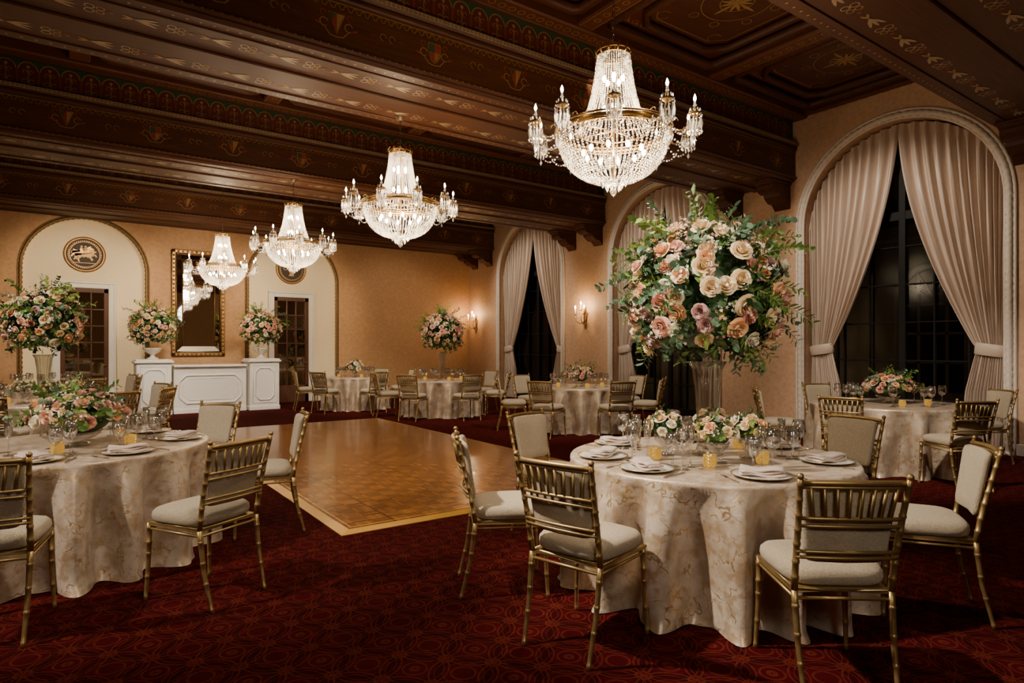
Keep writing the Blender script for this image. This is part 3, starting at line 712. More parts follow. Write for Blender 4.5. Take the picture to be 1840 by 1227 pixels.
G_wine=lathemesh('wine_glass',[(.0001,.002),(.034,.002),(.034,.004),(.006,.009),(.004,.02),(.004,.095),(.010,.102),(.028,.115),(.037,.14),(.036,.165),(.030,.205),(.0285,.205),(.034,.165),(.035,.14),(.027,.118),(.0001,.106)],18,M_glass)
G_wat=lathemesh('water_goblet',[(.0001,.002),(.036,.002),(.036,.004),(.007,.01),(.006,.06),(.014,.068),(.034,.09),(.041,.12),(.040,.175),(.0385,.175),(.039,.12),(.032,.093),(.0001,.072)],18,M_glass)
G_flute=lathemesh('champagne_flute',[(.0001,.002),(.03,.002),(.03,.004),(.005,.009),(.004,.10),(.012,.115),(.022,.15),(.024,.24),(.0228,.24),(.0205,.15),(.0001,.118)],16,M_glass)
m=MB(); m.lathe([(.0001,.002),(.09,.002),(.12,.008),(.155,.016),(.157,.019),(.12,.013),(.09,.008),(.0001,.008)],40,0); m.lathe([(.150,.0158),(.158,.0175),(.158,.0195),(.150,.0185)],40,1)
G_charger=m.mesh('charger_plate',[M_plate,M_rim])
m=MB()
for i,(dx,w,l,r) in enumerate(((0,.055,.115,0),(.006,.052,.112,.08),(-.004,.05,.108,-.07))):
    q=MB(); z=.013*i
    vs=[];nn=8
    for a in range(nn+1):
        for b_ in range(5):
            u=-l+2*l*a/nn; v=-w+2*w*b_/4; zz=.006*sin(a*.9+i)+.004*(1-(b_/2-1)**2); tp=1-.35*max(0,(a/nn-.5))
            vs.append((u,v*tp,z+zz+.012))
    for (x,y,zz) in list(vs): vs.append((x,y,zz-.011))
    M_=(nn+1)*5
    fs=[(a*5+b_,a*5+b_+1,(a+1)*5+b_+1,(a+1)*5+b_) for a in range(nn) for b_ in range(4)]
    fs+=[tuple(x+M_ for x in f) for f in fs]
    edge=[b_ for b_ in range(5)]+[a*5+4 for a in range(1,nn+1)]+[nn*5+b_ for b_ in (3,2,1,0)]+[a*5 for a in range(nn-1,0,-1)]
    fs+=[(edge[i2],edge[(i2+1)%len(edge)],edge[(i2+1)%len(edge)]+M_,edge[i2]+M_) for i2 in range(len(edge))]
    q.add(vs,fs,0,True); m.merge(q,Matrix.Rotation(r,4,'Z'))
G_nap=m.mesh('napkin',[M_nap])
m=MB(); m.box(-.002,.002,-.1,.03,0,.004,0,.001); m.box(-.005,.005,-.1,-.04,0,.005,0,.002); m.box(-.010,.010,.03,.05,0,.003,0,.001)
for i in range(4): x=-.009+.006*i; m.box(x-.0015,x+.0015,.048,.1,.001,.0035,0,.0005)
G_fork=m.mesh('fork',[M_steel])
m=MB(); m.box(-.006,.006,-.11,-.01,0,.007,0,.002); m.add([(-.006,-.01,.003),(.006,-.01,.003),(.010,.06,.003),(.004,.11,.003),(-.006,.1,.003),(-.006,-.01,.001),(.006,-.01,.001),(.010,.06,.001),(.004,.11,.001),(-.006,.1,.001)],[(0,1,2,3,4),(5,6,7,8,9),(0,1,6,5),(1,2,7,6),(2,3,8,7),(3,4,9,8),(4,0,5,9)],0,False)
G_knife=m.mesh('table_knife',[M_steel])
m=MB()
nr_=7
for i in range(nr_):
    for kq in range(14):
        a0=2*pi*(kq+(.5 if i%2 else 0))/14; z=.006+.0095*i; r=.034+.004*sin(pi*i/(nr_-1)); hw_=.0065
        c_=Vector((r*cos(a0),r*sin(a0),z+.005)); t_=Vector((-sin(a0),cos(a0),0))*hw_; n_v=Vector((cos(a0),sin(a0),0))*.004
        m.add([c_-t_-Vector((0,0,.0045)),c_+t_-Vector((0,0,.0045)),c_+t_+Vector((0,0,.0045)),c_-t_+Vector((0,0,.0045)),c_+n_v],[(0,1,4),(1,2,4),(2,3,4),(3,0,4)],0,False)
m.lathe([(.0001,0),(.03,0),(.0335,.01),(.037,.04),(.0335,.07),(.036,.076),(.031,.076),(.031,.04),(.0001,.01)],20,0)
G_vot=m.mesh('votive_holder',[M_votive])
m=MB(); m.lathe([(.0001,.012),(.024,.012),(.024,.062),(.0001,.062)],14,0); G_vcan=m.mesh('votive_candle',[M_flame])
m=MB(); m.lathe([(.0001,.002),(.06,.002),(.06,.006),(.014,.02),(.012,.05),(.03,.065),(.065,.10),(.072,.13),(.066,.13),(.06,.1),(.0001,.07)],24,0,rfun=lambda a,i:1+.02*cos(12*a)); G_comp=m.mesh('glass_compote',[M_glass])
m=MB(); m.lathe([(.0001,.004),(.085,.004),(.09,.012),(.066,.03),(.060,.06),(.060,.2),(.068,.4),(.086,.55),(.110,.60),(.105,.60),(.081,.55),(.063,.4),(.054,.2),(.052,.06),(.0001,.05)],120,0,rfun=lambda a,i:1+.10*abs(cos(8*a))); G_vase=m.mesh('trumpet_vase',[glassmat('fluted_crystal',(.93,.93,.91),.04,.06,.7)])
m=MB(); m.lathe([(.0001,0),(.11,0),(.11,.03),(.05,.05),(.035,.09),(.05,.11),(.13,.16),(.17,.22),(.19,.25),(.17,.25),(.0001,.18)],28,0,rfun=lambda a,i:1+.03*cos(14*a)); G_urn=m.mesh('flower_urn',[M_urn])
m=MB(); m.lathe([(.0001,.002),(.07,.002),(.06,.02),(.03,.03),(.10,.06),(.14,.1),(.13,.1),(.0001,.06)],24,0,rfun=lambda a,i:1+.02*cos(12*a)); G_bowl=m.mesh('glass_bowl',[M_glass])
# ------------------------------------------------------------ flowers
def rose(seed,rows=3,cols=4):
    rnd=random.Random(seed); m=MB()
    L=[(3,.04,.16,.80,1.3,0),(4,.10,.34,.84,.95,0),(5,.18,.56,.78,.85,.04),(6,.26,.80,.60,.75,.10),(6,.30,1.0,.34,.75,.16)]
    for li,(n,rb,rt,h,w,curl) in enumerate(L):
        off=rnd.uniform(0,6)
        for p in range(n):
            th=off+2*pi*p/n+rnd.uniform(-.15,.15); vs=[]; hh=h*rnd.uniform(.92,1.08)
            for j in range(rows+1):
                v=j/rows
                for i in range(cols+1):
                    u=-1+2*i/cols
                    r=rb+(rt-rb)*(v**.8)+(.02 if i%2 else 0); a=th+u*w*(.55+.45*sin(pi*min(1,.2+.65*v)))
                    z=hh*v-(u*u)*v*.22*hh-(curl*(v**4)); r*=1-.10*u*u*(v)
                    vs.append((r*cos(a),r*sin(a),z))
            c1=cols+1
            m.add(vs,[(j*c1+i,j*c1+i+1,(j+1)*c1+i+1,(j+1)*c1+i) for j in range(rows) for i in range(cols)],0,True)
    m.lathe([(.0001,-.1),(.3,.0),(.2,.3),(.0001,.5)],8,0)
    return m
ROSES=[rose(1),rose(2),rose(3)]
ROSEM=[[r.mesh('rose_%s'%RC[c][0],[M_rose[c]],False) for r in ROSES] for c in range(6)]
def leafq(m,p,d,side,L,W,mat,up):
    d=d.normalized(); side=(side-d*side.dot(d)); side=side.normalized() if side.length>1e-4 else d.orthogonal().normalized(); n=d.cross(side)
    a=p; b=p+d*L*.35+side*W+n*W*.25; c=p+d*L*.75+side*W*.8+n*W*.2; e=p+d*L-n*L*.1; f=p+d*L*.75-side*W*.8+n*W*.2; g=p+d*L*.35-side*W+n*W*.25; q=p+d*L*.5
    m.add([a,b,c,e,f,g,q],[(0,1,6),(1,2,6),(2,3,6),(3,4,6),(4,5,6),(5,0,6)],mat,True)
def sprig(m,rnd,o,d,L,kind,mat,droop=.2,ls=1.0):
    n=6; pts=[];p=Vector(o); dd=Vector(d).normalized()
    for i in range(n+1):
        pts.append(p.copy()); p=p+dd*(L/n); dd=(dd+Vector((rnd.uniform(-.12,.12),rnd.uniform(-.12,.12),-droop/n*2+rnd.uniform(-.05,.05)))).normalized()
    m.tube(pts,[.004*(1-.6*i/n) for i in range(n+1)],3,4,caps=False)
    k=max(4,int(L/.028))
    for i in range(k):
        t=(i+1)/k; 
        if t<.25: continue
        fi=t*n; j=min(n-1,int(fi)); q=pts[j].lerp(pts[j+1],fi-j); dr=(pts[j+1]-pts[j]).normalized()
        a=rnd.uniform(0,6.28); o1=dr.orthogonal().normalized(); o2=dr.cross(o1); sd=o1*cos(a)+o2*sin(a)
        for s in (1,-1):
            d2=dr*.6+sd*s*.9; 
            if kind==0: leafq(m,q,d2,dr.cross(sd),rnd.uniform(.032,.052)*ls,rnd.uniform(.015,.023)*ls,mat,0)
            elif kind==1: leafq(m,q,d2,dr.cross(sd),rnd.uniform(.035,.06)*ls,rnd.uniform(.007,.012)*ls,mat,0)
            else: leafq(m,q,d2,dr.cross(sd),.018*ls,.009*ls,mat,0)
def arrangement(seed,R,nr,rs,nsprig,sz=1.0,zmin=-.55,longs=.5,ls=1.0,pal=(0,1,2,0,4,5,0,4,1,2,3,0,2)):
    rnd=random.Random(seed); fol=MB(); fil=MB(); roses=[]
    zl=-.85 if zmin<-.3 else .05
    fol.ball((0,0,0),R*.68,2,14,10,sz)
    ga=2.39996
    order=list(range(nr)); rnd.shuffle(order)
    for i in order:
        z=1-(1-zmin)*(i+.5)/nr; a=i*ga+rnd.uniform(-.2,.2); rr=math.sqrt(max(0,1-z*z))
        d=Vector((rr*cos(a),rr*sin(a),z)).normalized(); d=(d+Vector([rnd.uniform(-.08,.08) for _ in range(3)])).normalized()
        rad=R*rnd.uniform(.87,1.0); p=Vector((d.x*rad,d.y*rad,d.z*rad*sz)); s=rs*rnd.uniform(.75,1.15)
        q=(Vector((d.x,d.y,d.z/sz))+Vector([rnd.uniform(-.25,.25) for _ in range(3)])).to_track_quat('Z','Y'); M=Matrix.Translation(p)@q.to_matrix().to_4x4()@Matrix.Rotation(rnd.uniform(0,6),4,'Z')@Matrix.Scale(s,4)
        roses.append((rnd.choice(pal),rnd.randrange(3),M))
    for i in range(nsprig):
        z=rnd.uniform(zl,1); a=rnd.uniform(0,2*pi); rr=math.sqrt(1-z*z); d=Vector((rr*cos(a),rr*sin(a),z*sz))
        kind=rnd.choice((0,0,1,1,1,2)); mat=(1 if rnd.random()<.45 else 2) if kind==0 else rnd.choice((0,0,2,3)); 
        sprig(fol,rnd,d*R*.6,d+Vector((0,0,.1)),R*rnd.uniform(.38,.55),kind,mat,.3,ls)
    for i in range(int(nsprig*longs*.42)):
        z=rnd.choice((rnd.uniform(.3,1),rnd.uniform(max(zl,-.4),.3),rnd.uniform(max(zl,-.8),.0),rnd.uniform(.6,1))); a=rnd.uniform(0,2*pi); rr=math.sqrt(1-z*z); d=Vector((rr*cos(a),rr*sin(a),z*sz))
        sprig(fol,rnd,d*R*.6,d,R*(rnd.uniform(.6,1.0) if z>-.1 else rnd.uniform(.5,.7)),rnd.choice((1,1,0)),rnd.choice((0,3,1,0)),.45 if zmin<-.3 else .1,ls)
    for i in range(nsprig*6):
        z=rnd.uniform(zl,1); a=rnd.uniform(0,2*pi); rr=math.sqrt(1-z*z); d=Vector((rr*cos(a),rr*sin(a),z)); p=Vector((d.x,d.y,d.z*sz))*R*rnd.uniform(.70,.92)
        leafq(fol,p,d*.6+Vector([rnd.uniform(-1,1) for _ in range(3)]),d.orthogonal(),rnd.uniform(.045,.07)*ls,rnd.uniform(.018,.026)*ls,rnd.choice((0,1,2,2,2)),0)
    for i in range(int(nr*.9)):
        z=rnd.uniform(max(-.6,zl),1); a=rnd.uniform(0,2*pi); rr=math.sqrt(1-z*z); d=Vector((rr*cos(a),rr*sin(a),z)); c=Vector((d.x,d.y,d.z*sz))*R*rnd.uniform(.95,1.06); mt=rnd.choice((0,1,2,0,1))
        for j in range(9):
            p=c+Vector([rnd.uniform(-1,1) for _ in range(3)])*rs*.55; e=(d+Vector([rnd.uniform(-.6,.6) for _ in range(3)])).normalized(); o1=e.orthogonal().normalized(); o2=e.cross(o1); b=rs*.22
            vs=[p]
            for q in range(10): 
                aa=2*pi*q/10; r_=b*(1 if q%2==0 else .45); vs.append(p+(o1*cos(aa)+o2*sin(aa))*r_+e*b*.35*(1 if q%2==0 else .2))
            fil.add(vs,[(0,q+1,(q+1)%10+1) for q in range(10)],mt,True)
    return fol.mesh('foliage',GREENS,False),fil.mesh('filler_blossoms',[M_rose[4],M_rose[2],M_rose[5]],False),roses
JR={}
def place_arr(data,loc,label,detailed=True,rz=0,name='flower_arrangement',cat='flower arrangement',group=None,sc=1.0):
    fol,fil,roses=data; M=Matrix.Translation(loc)@Matrix.Rotation(rz,4,'Z')@Matrix.Scale(sc,4)
    r=obj(name,fol,None,M,label,None,cat,group)
    obj('filler_blossoms',fil,r,None,'clusters of small white and pink blossoms','stuff')
    if detailed:
        near=sorted(roses,key=lambda t:(Matrix.Rotation(rz,4,'Z')@t[2].translation).dot(Vector((.75,.62,-.1))))
        for c,s,m in near[:100]: obj('rose',ROSEM[c][s],r,m,RC[c][0].replace('_',' ')+' rose bloom')
        if len(near)>100:
            b=MB()
            for c,s,m in near[100:]: b.merge(ROSES[s],m,c)
            obj('rose_blooms',b.mesh('roses',M_rose,False),r,None,'cream, blush and peach roses','stuff')
    else:
        key=id(roses)
        if key not in JR:
            b=MB()
            for c,s,m in roses: b.merge(ROSES[s],m,c)
            JR[key]=b.mesh('roses',M_rose,False)
        obj('rose_blooms',JR[key],r,None,'cream, blush and peach roses','stuff')
    return r
BIG=arrangement(3,.48,125,.063,125,1.0,-.64,1.3,1.12)
MED=arrangement(9,.44,100,.060,100,1.0,-.62,.9,1.1)
LOW=arrangement(21,.26,48,.050,50,.62,-.1,.8,.95,pal=(1,2,3,0,1,2,4,5))
SML=arrangement(33,.11,13,.038,14,.85,-.1,.6,.65,pal=(0,2,0,1,4))
# ------------------------------------------------------------ tables layout
ZT=.763
def settings(tx,ty,R,angs,tn,full=True,rot=0):
    for A in angs:
        a=math.radians(A); ca,sa=cos(a),sin(a)
        def L(r,t): return (tx+ca*r-sa*t,ty+sa*r+ca*t)
        if full:
            thing('charger_plate',[],(*L(R-.185,0),ZT),0,'cream charger plate with gold rim on '+tn,'plate',group='charger plates',root=G_charger)
            thing('napkin',[],(*L(R-.185,0),ZT+.012),a+random.uniform(.7,1.2),'folded taupe napkin resting on a charger plate','napkin',group='folded napkins',root=G_nap)
            thing('fork',[],(*L(R-.16,-.19),ZT+.001),a+pi/2,'polished dinner fork beside a charger plate','fork',group='dinner forks',root=G_fork)
            thing('table_knife',[],(*L(R-.16,.19),ZT+.001),a+pi/2,'polished dinner knife beside a charger plate','knife',group='dinner knives',root=G_knife)
            thing('water_goblet',[],(*L(R-.37,.05),ZT),0,'stemmed clear water goblet on '+tn,'glass',group='water goblets',root=G_wat,sc=1.1)
        thing('wine_glass',[],(*L(R-.33,.14),ZT),0,'clear stemmed wine glass on '+tn,'glass',group='wine glasses',root=G_wine,sc=1.15)
        thing('champagne_flute' if full else 'wine_glass',[],(*L(R-.43,.13),ZT),0,'tall clear stemmed glass on '+tn,'glass',group='tall stemmed glasses' if full else 'wine glasses',root=G_flute if full else G_wine,sc=1.0 if full else 1.1)
def table(tx,ty,R,seed,what):
    b,c=table_mesh(R,seed)
    thing('round_dining_table',[('tablecloth',c,None,'floor-length champagne tablecloth with gold marbled veins')],(tx,ty,0),random.uniform(0,6),'round table under marbled champagne cloth '+what,'table',group='round banquet tables',root=b)
def votive(x,y,tn):
    thing('votive_holder',[('votive_candle',G_vcan)],(x,y,ZT),0,'glowing gold mosaic votive holder on '+tn,'candle holder',group='gold votive holders',root=G_vot,sc=.98)
def small(x,y,tn,seed=0):
    thing('glass_compote',[],(x,y,ZT),0,'footed clear glass compote holding roses','vase',group='glass compotes',root=G_comp)
    place_arr(SML,(x,y,ZT+.17),'small posy of cream and peach roses in a glass compote',True,seed,'rose_posy','flowers','small rose posies')
tx,ty,R=3.34,2.54,.87; tn='the tall bouquet table'
table(tx,ty,R,5,'holding a tall bouquet')
for bx,by_,f in ((1.85,2.27,15),(2.57,1.25,52),(1.93,3.28,-29),(3.04,4.08,-78),(4.95,2.40,174),(4.06,1.28,123)): chair_at(bx,by_,f,tn)
ANG=[189,241,151,102,355,303,48]
settings(tx,ty,R,ANG,tn)
thing('trumpet_vase',[],(tx,ty,ZT),0,'tall fluted crystal trumpet vase under a large bouquet','vase',group='tall crystal vases',root=G_vase)
place_arr(BIG,(tx-.01,ty+.01,1.77),'huge globe of cream, blush and peach roses with trailing greenery')
ph=217
for a,r in ((ph+12,.27),(ph-75,.27),(ph+85,.25),(ph+175,.27)):
    a=math.radians(a); small(tx+r*cos(a),ty+r*sin(a),tn,a)
for a,r in ((ph+2,.42),(ph-50,.40),(ph+55,.38),(ph+150,.4)):
    a=math.radians(a); votive(tx+r*cos(a),ty+r*sin(a),tn)
tx,ty,R=.02,5.42,.88; tn='the low bouquet table'
table(tx,ty,R,8,'holding a low rose bowl')
for bx,by_,f in ((.81,3.82,120),(-.36,3.86,80),(1.57,5.14,168),(1.18,6.45,-140)): chair_at(bx,by_,f,tn)
settings(tx,ty,R,[-64,-105,-11,41,-150,90],tn)
thing('glass_bowl',[],(tx+.05,ty-.05,ZT),0,'low clear glass bowl holding a rose centrepiece','bowl',group='low glass bowls',root=G_bowl)
place_arr(LOW,(tx+.05,ty-.05,ZT+.195),'low mound of blush and peach roses with eucalyptus',sc=1.08)
for a,r in ((-35,.42),(-100,.42),(-160,.45),(40,.42)): a=math.radians(a); votive(tx+r*cos(a),ty+r*sin(a),tn)
def far(tx,ty,R,seed,tn,angs,kind,D=1.48,votn=3,what=''):
    table(tx,ty,R,seed,what)
    for A in angs: chair_ring(tx,ty,A,D,tn,6)
    settings(tx,ty,R,[i*45+seed*7 for i in range(8)],tn,False)
    for i in range(votn): a=math.radians(180+math.degrees(math.atan2(ty,tx))+(-60,20,75,150)[i]); votive(tx+.42*cos(a),ty+.42*sin(a),tn)
    if kind=='low':
        thing('glass_bowl',[],(tx,ty,ZT),0,'low clear glass bowl holding a rose centrepiece','bowl',group='low glass bowls',root=G_bowl)
        place_arr(LOW,(tx,ty,ZT+.19),'low mound of pink roses on '+tn,False,seed)
    if kind=='tall':
        thing('trumpet_vase',[],(tx,ty,ZT),0,'tall fluted crystal trumpet vase under a large bouquet','vase',group='tall crystal vases',root=G_vase)
        place_arr(MED,(tx,ty,1.77),'large globe of blush roses and greenery on a vase',False,seed)
def camang(tx,ty): return math.degrees(math.atan2(-ty,-tx))
far(8.29,3.62,.87,2,'the arched window table',[187,233,128,60,-30],'low',1.5,3,'beside the arched window')
def gen(tx,ty,offs): c=camang(tx,ty); return [c+o for o in offs]
far(7.46,8.43,.80,3,'the curtained window table',gen(7.46,8.43,(-25,28,-78,78,-130,130)),'low',1.44,3,'by the curtained window')
far(6.64,11.96,.80,4,'the slim bouquet table',gen(6.64,11.96,(-28,24,-75,80,128)),'tall',1.43,3,'holding a slim tall bouquet')
far(5.6,14.35,.72,6,'the small bar table',gen(5.6,14.35,(-35,22,-85,95,150)),'',1.35,2,'beside the bar')
thing('glass_compote',[],(5.6,14.35,ZT),0,'footed clear glass compote holding roses','vase',group='glass compotes',root=G_comp)
place_arr(SML,(5.6,14.35,ZT+.21),'small posy of pink roses on the bar table',False,1,'rose_posy','flowers','small rose posies',sc=1.7)
far(-.25,10.1,.85,7,'the tall vase table',gen(-.25,10.1,(30,62,-20,110,160,-70)),'tall',1.47,3,'facing the arched doors')
for i,a in enumerate((-75,-125,-20)): a=math.radians(a); small(-.25+.36*cos(a),10.1+.36*sin(a),'',a)
far(-.3,13.9,.80,9,'the doorway table',gen(-.3,13.9,(25,70,110,-30)),'',1.42,2,'before the arched niche')
for x in (1.51,3.77):
    thing('flower_urn',[],(x,yf+.33,1.20),0,'white footed urn on a panelled pedestal','urn',group='white pedestal urns',root=G_urn)
    place_arr(MED,(x,yf+.33,1.90),'round bouquet of blush and cream roses in a white urn',False,x,group='pedestal bouquets')
# ------------------------------------------------------------ chandeliers
def octa(m,p,r,L=None,mat=0,sm=False):
    L=L or r; x,y,z=p
    m.add([(x+r,y,z),(x,y+r,z),(x-r,y,z),(x,y-r,z),(x,y,z+L),(x,y,z-L)],[(0,1,4),(1,2,4),(2,3,4),(3,0,4),(1,0,5),(2,1,5),(3,2,5),(0,3,5)],mat,sm)
def bead(m,p,r):
    x,y,z=p; vs=[(x,y,z-r)]
    for h,q in ((-.5,.86),(.5,.86)):
        for k_ in range(6): a=k_*pi/3+(.5 if h>0 else 0); vs.append((x+r*q*cos(a),y+r*q*sin(a),z+r*h))
    vs.append((x,y,z+r)); fs=[(0,1+(k_+1)%6,1+k_) for k_ in range(6)]+[(1+k_,1+(k_+1)%6,7+(k_+1)%6,7+k_) for k_ in range(6)]+[(13,7+k_,7+(k_+1)%6) for k_ in range(6)]
    m.add(vs,fs,0,True)
def chand():
    tent=MB(); bowl=MB(); ring=MB(); crown=MB()
    NS=46
    for i in range(NS):
        a=2*pi*i/NS
        for j in range(38):
            t=j/37; z=1.13-.60*t; r=.135+.07*t+.085*t**3
            bead(tent,(r*cos(a),r*sin(a),z),.0080)
    NB=66
    for i in range(NB):
        a=2*pi*i/NB
        for j in range(28):
            t=j/28; th=t*pi/2; r=.458*cos(th)**.85; z=.49-.40*sin(th)
            if r<.12 and i%3: continue
            if r<.26 and r>=.12 and i%2: continue
            bead(bowl,(r*cos(a),r*sin(a),z),.0098)
    for rr,z,n in ((.10,.085,10),(.06,.05,7),(.02,.02,3)):
        for i in range(n): a=2*pi*i/n; octa(bowl,(rr*cos(a),rr*sin(a),z),.018,.03)
    octa(bowl,(0,0,0.0),.022,.03)
    for i in range(44):
        a=2*pi*i/44; octa(bowl,(.475*cos(a),.475*sin(a),.445),.011,.032)
    def circ(m,r,z,t,n=48): m.tube([(r*cos(2*pi*i/n),r*sin(2*pi*i/n),z) for i in range(n)],t,6,0,closed=True)
    circ(ring,.47,.50,.018); circ(ring,.475,.53,.009); circ(ring,.475,.475,.008); circ(ring,.30,.52,.007)
    for i in range(6): a=2*pi*i/6; ring.tube([(.47*cos(a),.47*sin(a),.5),(0,0,.52)],.006,5)
    circ(crown,.13,1.145,.010,24); circ(crown,.14,1.175,.007,24)
    for i in range(12):
        a=2*pi*i/12; crown.tube([(.135*cos(a),.135*sin(a),1.14),(.155*cos(a),.155*sin(a),1.18),(.145*cos(a+.1),.145*sin(a+.1),1.21)],[.008,.007,.003],5)
    for i in range(4): a=pi/2*i; crown.tube([(.13*cos(a),.13*sin(a),1.15),(.06*cos(a),.06*sin(a),1.2),(0,0,1.24)],.006,5)
    crown.tube([(0,0,.1),(0,0,1.25)],.01,6)
    B=MB(); B.ball((0,0,0),.018,0,8,6,1.6)
    arm=MB(); drops=MB(); cand=MB(); fl=MB()
    pts=[]
    for i in range(15):
        t=i/14; pts.append((.46+.20*t,0,.50-.085*sin(pi*t*1.0)*(1-.2*t)+.04*t))
    arm.tube(pts,.006,6); arm.tube([(.50+.03*cos(q*.6),0,.52+.03*sin(q*.6)) for q in range(9)],.004,5)
    arm.lathe([(.0001,.53),(.02,.535),(.045,.55),(.054,.56),(.03,.558),(.014,.565),(.015,.60),(.011,.60)],14,0,(.66,0,0))
    for q in range(12):
        a=2*pi*q/12; x,y=.66+.054*cos(a),.054*sin(a); octa(drops,(x,y,.537),.009); octa(drops,(x,y,.475),.010,.052); octa(drops,(x,y,.41),.009,.013)
    for q in range(6): a=2*pi*q/6; octa(drops,(.66+.028*cos(a),.028*sin(a),.43),.010,.058)
    octa(drops,(.66,0,.345),.013,.026); octa(drops,(.66,0,.62),.018,.012)
    for q in range(8): a=2*pi*q/8; octa(drops,(.66+.04*cos(a),.04*sin(a),.583),.008,.015)
    for q in range(9):
        bead(drops,(.66-.022*q,0,.37+.004*(q-4)**2-.03),.009)
        bead(drops,(.64-.02*q,.012,.49-.003*(16-(q-4)**2)),.008)
    for q in range(13):
        t=q/12; a=t*2*pi/10; bead(drops,(.60*cos(a),.60*sin(a),.46-.10*sin(pi*t)),.009)
    cand.lathe([(.0001,.59),(.009,.59),(.009,.65),(.0001,.652)],10,0,(.66,0,0))
    fl.lathe([(.0001,.65),(.009,.66),(.012,.675),(.008,.69),(.0001,.71)],10,0,(.66,0,0))
    return dict(tent=tent.mesh('bead_tent',[M_bead],False),bowl=bowl.mesh('bead_bowl',[M_bead],False),ring=ring.mesh('ring',[M_brass]),crown=crown.mesh('crown',[M_brass]),bulb=B.mesh('bulb',[M_bulb]),arm=arm.mesh('arm',[M_brass]),drops=drops.mesh('drops',[M_bead],False),cand=cand.mesh('candle',[M_candle]),fl=fl.mesh('flame_bulb',[M_bulb]))
CD=chand()
M_chain=P('dark_bronze_chain',(.10,.06,.03),.5,metal=.6)
def chandelier(x,y,z,ztop,label):
    r=obj('crystal_chandelier',None,None,Matrix.Translation((x,y,z)),label,None,'chandelier','crystal chandeliers')
    obj('gilt_ring',CD['ring'],r); obj('crown',CD['crown'],r)
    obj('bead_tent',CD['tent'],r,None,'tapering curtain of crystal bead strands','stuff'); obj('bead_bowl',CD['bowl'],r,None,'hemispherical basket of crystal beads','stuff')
    for i in range(10): a=2*pi*i/10; obj('inner_bulb',CD['bulb'],r,Matrix.Translation((.25*cos(a),.25*sin(a),.34)))
    for i in range(5):
        a=2*pi*i/5+.2
        for zz in (.70,.95): obj('inner_bulb',CD['bulb'],r,Matrix.Translation((.08*cos(a),.08*sin(a),zz)))
    for i in range(10):
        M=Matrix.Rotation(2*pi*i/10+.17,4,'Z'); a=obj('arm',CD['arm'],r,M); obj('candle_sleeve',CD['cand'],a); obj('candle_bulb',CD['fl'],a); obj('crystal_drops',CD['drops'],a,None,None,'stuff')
    ch=MB(); n=int((ztop-z-1.24)/.045)
    for i in range(n):
        zz=1.26+i*.045; s=i%2
        ch.tube([((.012*cos(q*pi/4) if s else 0),(0 if s else .012*cos(q*pi/4)),zz+.028*sin(q*pi/4)) for q in range(8)],.0035,4,0,closed=True)
    ch.lathe([(.0001,ztop-z-.06),(.04,ztop-z-.05),(.07,ztop-z)],16,0)
    obj('chain',ch.mesh('chain',[M_chain]),r)
    for zz,e,rad in ((.30,E_CH,.12),(.80,E_CH*.18,.06)):
        l=bpy.data.lights.new('chandelier_glow','POINT'); l.energy=e; l.color=(1,.78,.52); l.shadow_soft_size=rad
        lo=bpy.data.objects.new('chandelier_glow',l); COL.objects.link(lo); lo.parent=r; lo.location=(0,0,zz)
E_CH=76
for i,(x,y,z,zt) in enumerate(((3.70,3.75,2.73,5.4),(3.40,7.2,2.73,4.35),(3.17,10.95,2.74,4.35),(2.67,14.3,2.66,5.4))):
    chandelier(x,y,z,zt,'crystal empire chandelier with lit candle arms hanging from '+('the coffered ceiling' if zt>5 else 'a beam'))
# ------------------------------------------------------------ sconces
def sconce(y):
    b=MB(); r=obj('wall_sconce',None,None,Matrix.Translation((XW,y,2.2)),'gilt scrolled wall sconce with lit candle bulbs',None,'wall sconce','gilt wall sconces')
    b.lathe([(.0001,0),(.05,.0),(.06,.015),(.03,.03),(.0001,.035)],14,0)
    bb=MB(); bb.merge(b,Matrix.Rotation(-pi/2,4,'Y')@Matrix.Diagonal((2.6,1,1,1)))
    bb.tube([(-.02,0,-.1),(-.03,0,-.2),(-.015,0,-.3)],[.03,.02,.004],8); bb.tube([(-.02,0,.1),(-.03,0,.2),(-.015,0,.26)],[.03,.02,.006],8)
    for q in (-1,1):
        bb.tube([(-.02+.02*cos(t),q*(.06+.03*sin(t)),.1+.03*cos(t*1.3)) for t in [i*.5 for i in range(9)]],.009,5)
        bb.tube([(-.02+.02*cos(t),q*(.05+.03*sin(t)),-.14+.03*cos(t*1.3)) for t in [i*.5 for i in range(9)]],.009,5)
    back=bb.mesh('sconce_backplate',[M_gilt]); obj('backplate',back,r)
    for q,h in ((-1,.12),(0,.22),(1,.12)):
        m=MB(); ex,ey=-.2 if q else -.16,q*.16
        m.tube([(-.03,0,-.08),(ex*.5,ey*.4,-.16),(ex*.9,ey*.9,-.10),(ex,ey,h-.06)],[.012,.011,.01,.009],6); m.lathe([(.0001,h-.06),(.03,h-.05),(.035,h-.03),(.012,h-.03)],12,0,(ex,ey,0))
        a=obj('sconce_arm',m.mesh('sconce_arm',[M_gilt]),r)
        c=MB(); c.lathe([(.012,h-.03),(.012,h+.09),(.0001,h+.092)],10,0,(ex,ey,0)); obj('candle_sleeve',c.mesh('sleeve',[M_candle]),a)
        f=MB(); f.lathe([(.0001,h+.09),(.013,h+.105),(.016,h+.125),(.009,h+.15),(.0001,h+.175)],10,0,(ex,ey,0)); obj('candle_bulb',f.mesh('flame',[M_bulb]),a)
    l=bpy.data.lights.new('sconce_glow','POINT'); l.energy=20; l.color=(1,.60,.25); l.shadow_soft_size=.05
    lo=bpy.data.objects.new('sconce_glow',l); COL.objects.link(lo); lo.parent=r; lo.location=(-.30,0,.3)
sconce(11.5); sconce(16.55)
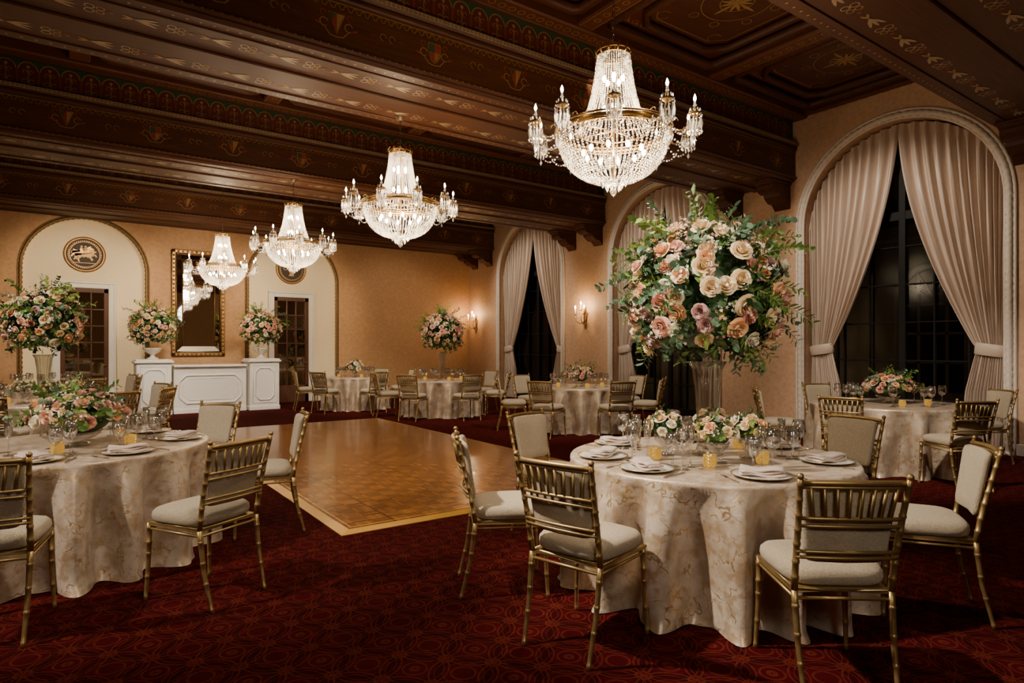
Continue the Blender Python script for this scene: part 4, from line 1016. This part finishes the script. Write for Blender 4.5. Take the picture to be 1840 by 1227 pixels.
# ------------------------------------------------------------ lights
def spot(loc,tgt,e,ang,col=(1,.80,.58),soft=.15,blend=.7):
    l=bpy.data.lights.new('unseen_spot','SPOT'); l.energy=e; l.spot_size=math.radians(ang); l.spot_blend=blend; l.color=col; l.shadow_soft_size=soft  # unseen spot without a fixture, added to brighten its target
    o=bpy.data.objects.new('unseen_spot',l); COL.objects.link(o); o.location=loc
    o.rotation_euler=(Vector(tgt)-Vector(loc)).to_track_quat('-Z','Y').to_euler()
W1=(1,.87,.72); W2=(1,.76,.50)
spot((-.1,3.7,4.1),(3.1,2.4,.9),1550,44,W1,.08)
spot((1.6,-.4,3.6),(3.4,2.5,1.6),240,46,W1,.15)
spot((-3.4,4.3,4.1),(.1,5.2,.7),1150,48,W1,.08)
spot((1.2,2.2,4.1),(.4,5.0,.6),220,46,W1,.15)
spot((-.3,-1.8,3.2),(1.9,2.9,.8),260,62,W1,.5)  # added soft fill for the chair backs
spot((1.6,2.6,4.2),(1.3,3.6,0),110,120,W2,.3,1)
spot((4.2,3.3,4.9),(3.4,2.5,1.2),380,45,W1,.1)
spot((4.4,2.4,4.1),(8.3,3.6,.7),900,48,W1,.12)
spot((6.2,6.4,4.2),(7.46,8.43,.7),480,58,W1,.1); spot((4.9,9.5,4.9),(6.64,11.96,.8),600,58,W1,.1); spot((4.2,11.6,4.2),(5.6,14.35,.8),480,54,W1,.1)
spot((-1.5,7.3,4.2),(-.25,10.1,.9),800,60,W1,.1); spot((-1.2,11.4,4.2),(-.3,14.5,1.2),380,52,W1)
spot((2.2,11.2,4.2),(2.6,15.6,1.0),800,42,W1)
spot((3.2,7.4,4.2),(3.4,8.4,0),260,90,W2,.3)
for x,e in ((.3,560),(2.6,340),(4.9,460)): spot((x,12.6,4.0),(x,17,2.4),e,56,W2,.2)
spot((8.0,12.6,4.0),(7.8,17,2.0),180,60,W2,.2)
for y in (4.5,9.15,13.85): spot((7.2,y+.6,4.9),(10.5,y,2.6),430,66,W1,.08)
spot((5.5,6.0,4.9),(10.4,6.8,2.6),130,60,W1)
for x,y,e in ((3,5.2,48),(3.2,9.2,52),(3,13.5,36),(6.5,4.5,110),(7,10,45),(1,8.5,52)):
    spot((x,y,1.8),(x,y,5),e,160,(1,.68,.42),.9,1)  # added uplights hanging unseen in mid-air to lift the ceiling
w=bpy.data.worlds.new('night'); bpy.context.scene.world=w; w.use_nodes=True
w.node_tree.nodes['Background'].inputs[0].default_value=(.02,.018,.02,1); w.node_tree.nodes['Background'].inputs[1].default_value=.05
# ------------------------------------------------------------ camera
cam=bpy.data.cameras.new('camera'); cam.sensor_width=36; cam.lens=1124/1840*36; cam.shift_y=11.5/1840
co=bpy.data.objects.new('camera',cam); COL.objects.link(co); co.location=(0,0,1.45); co.rotation_euler=(pi/2,0,-math.radians(35.4)); cam.clip_start=.05
bpy.context.scene.camera=co
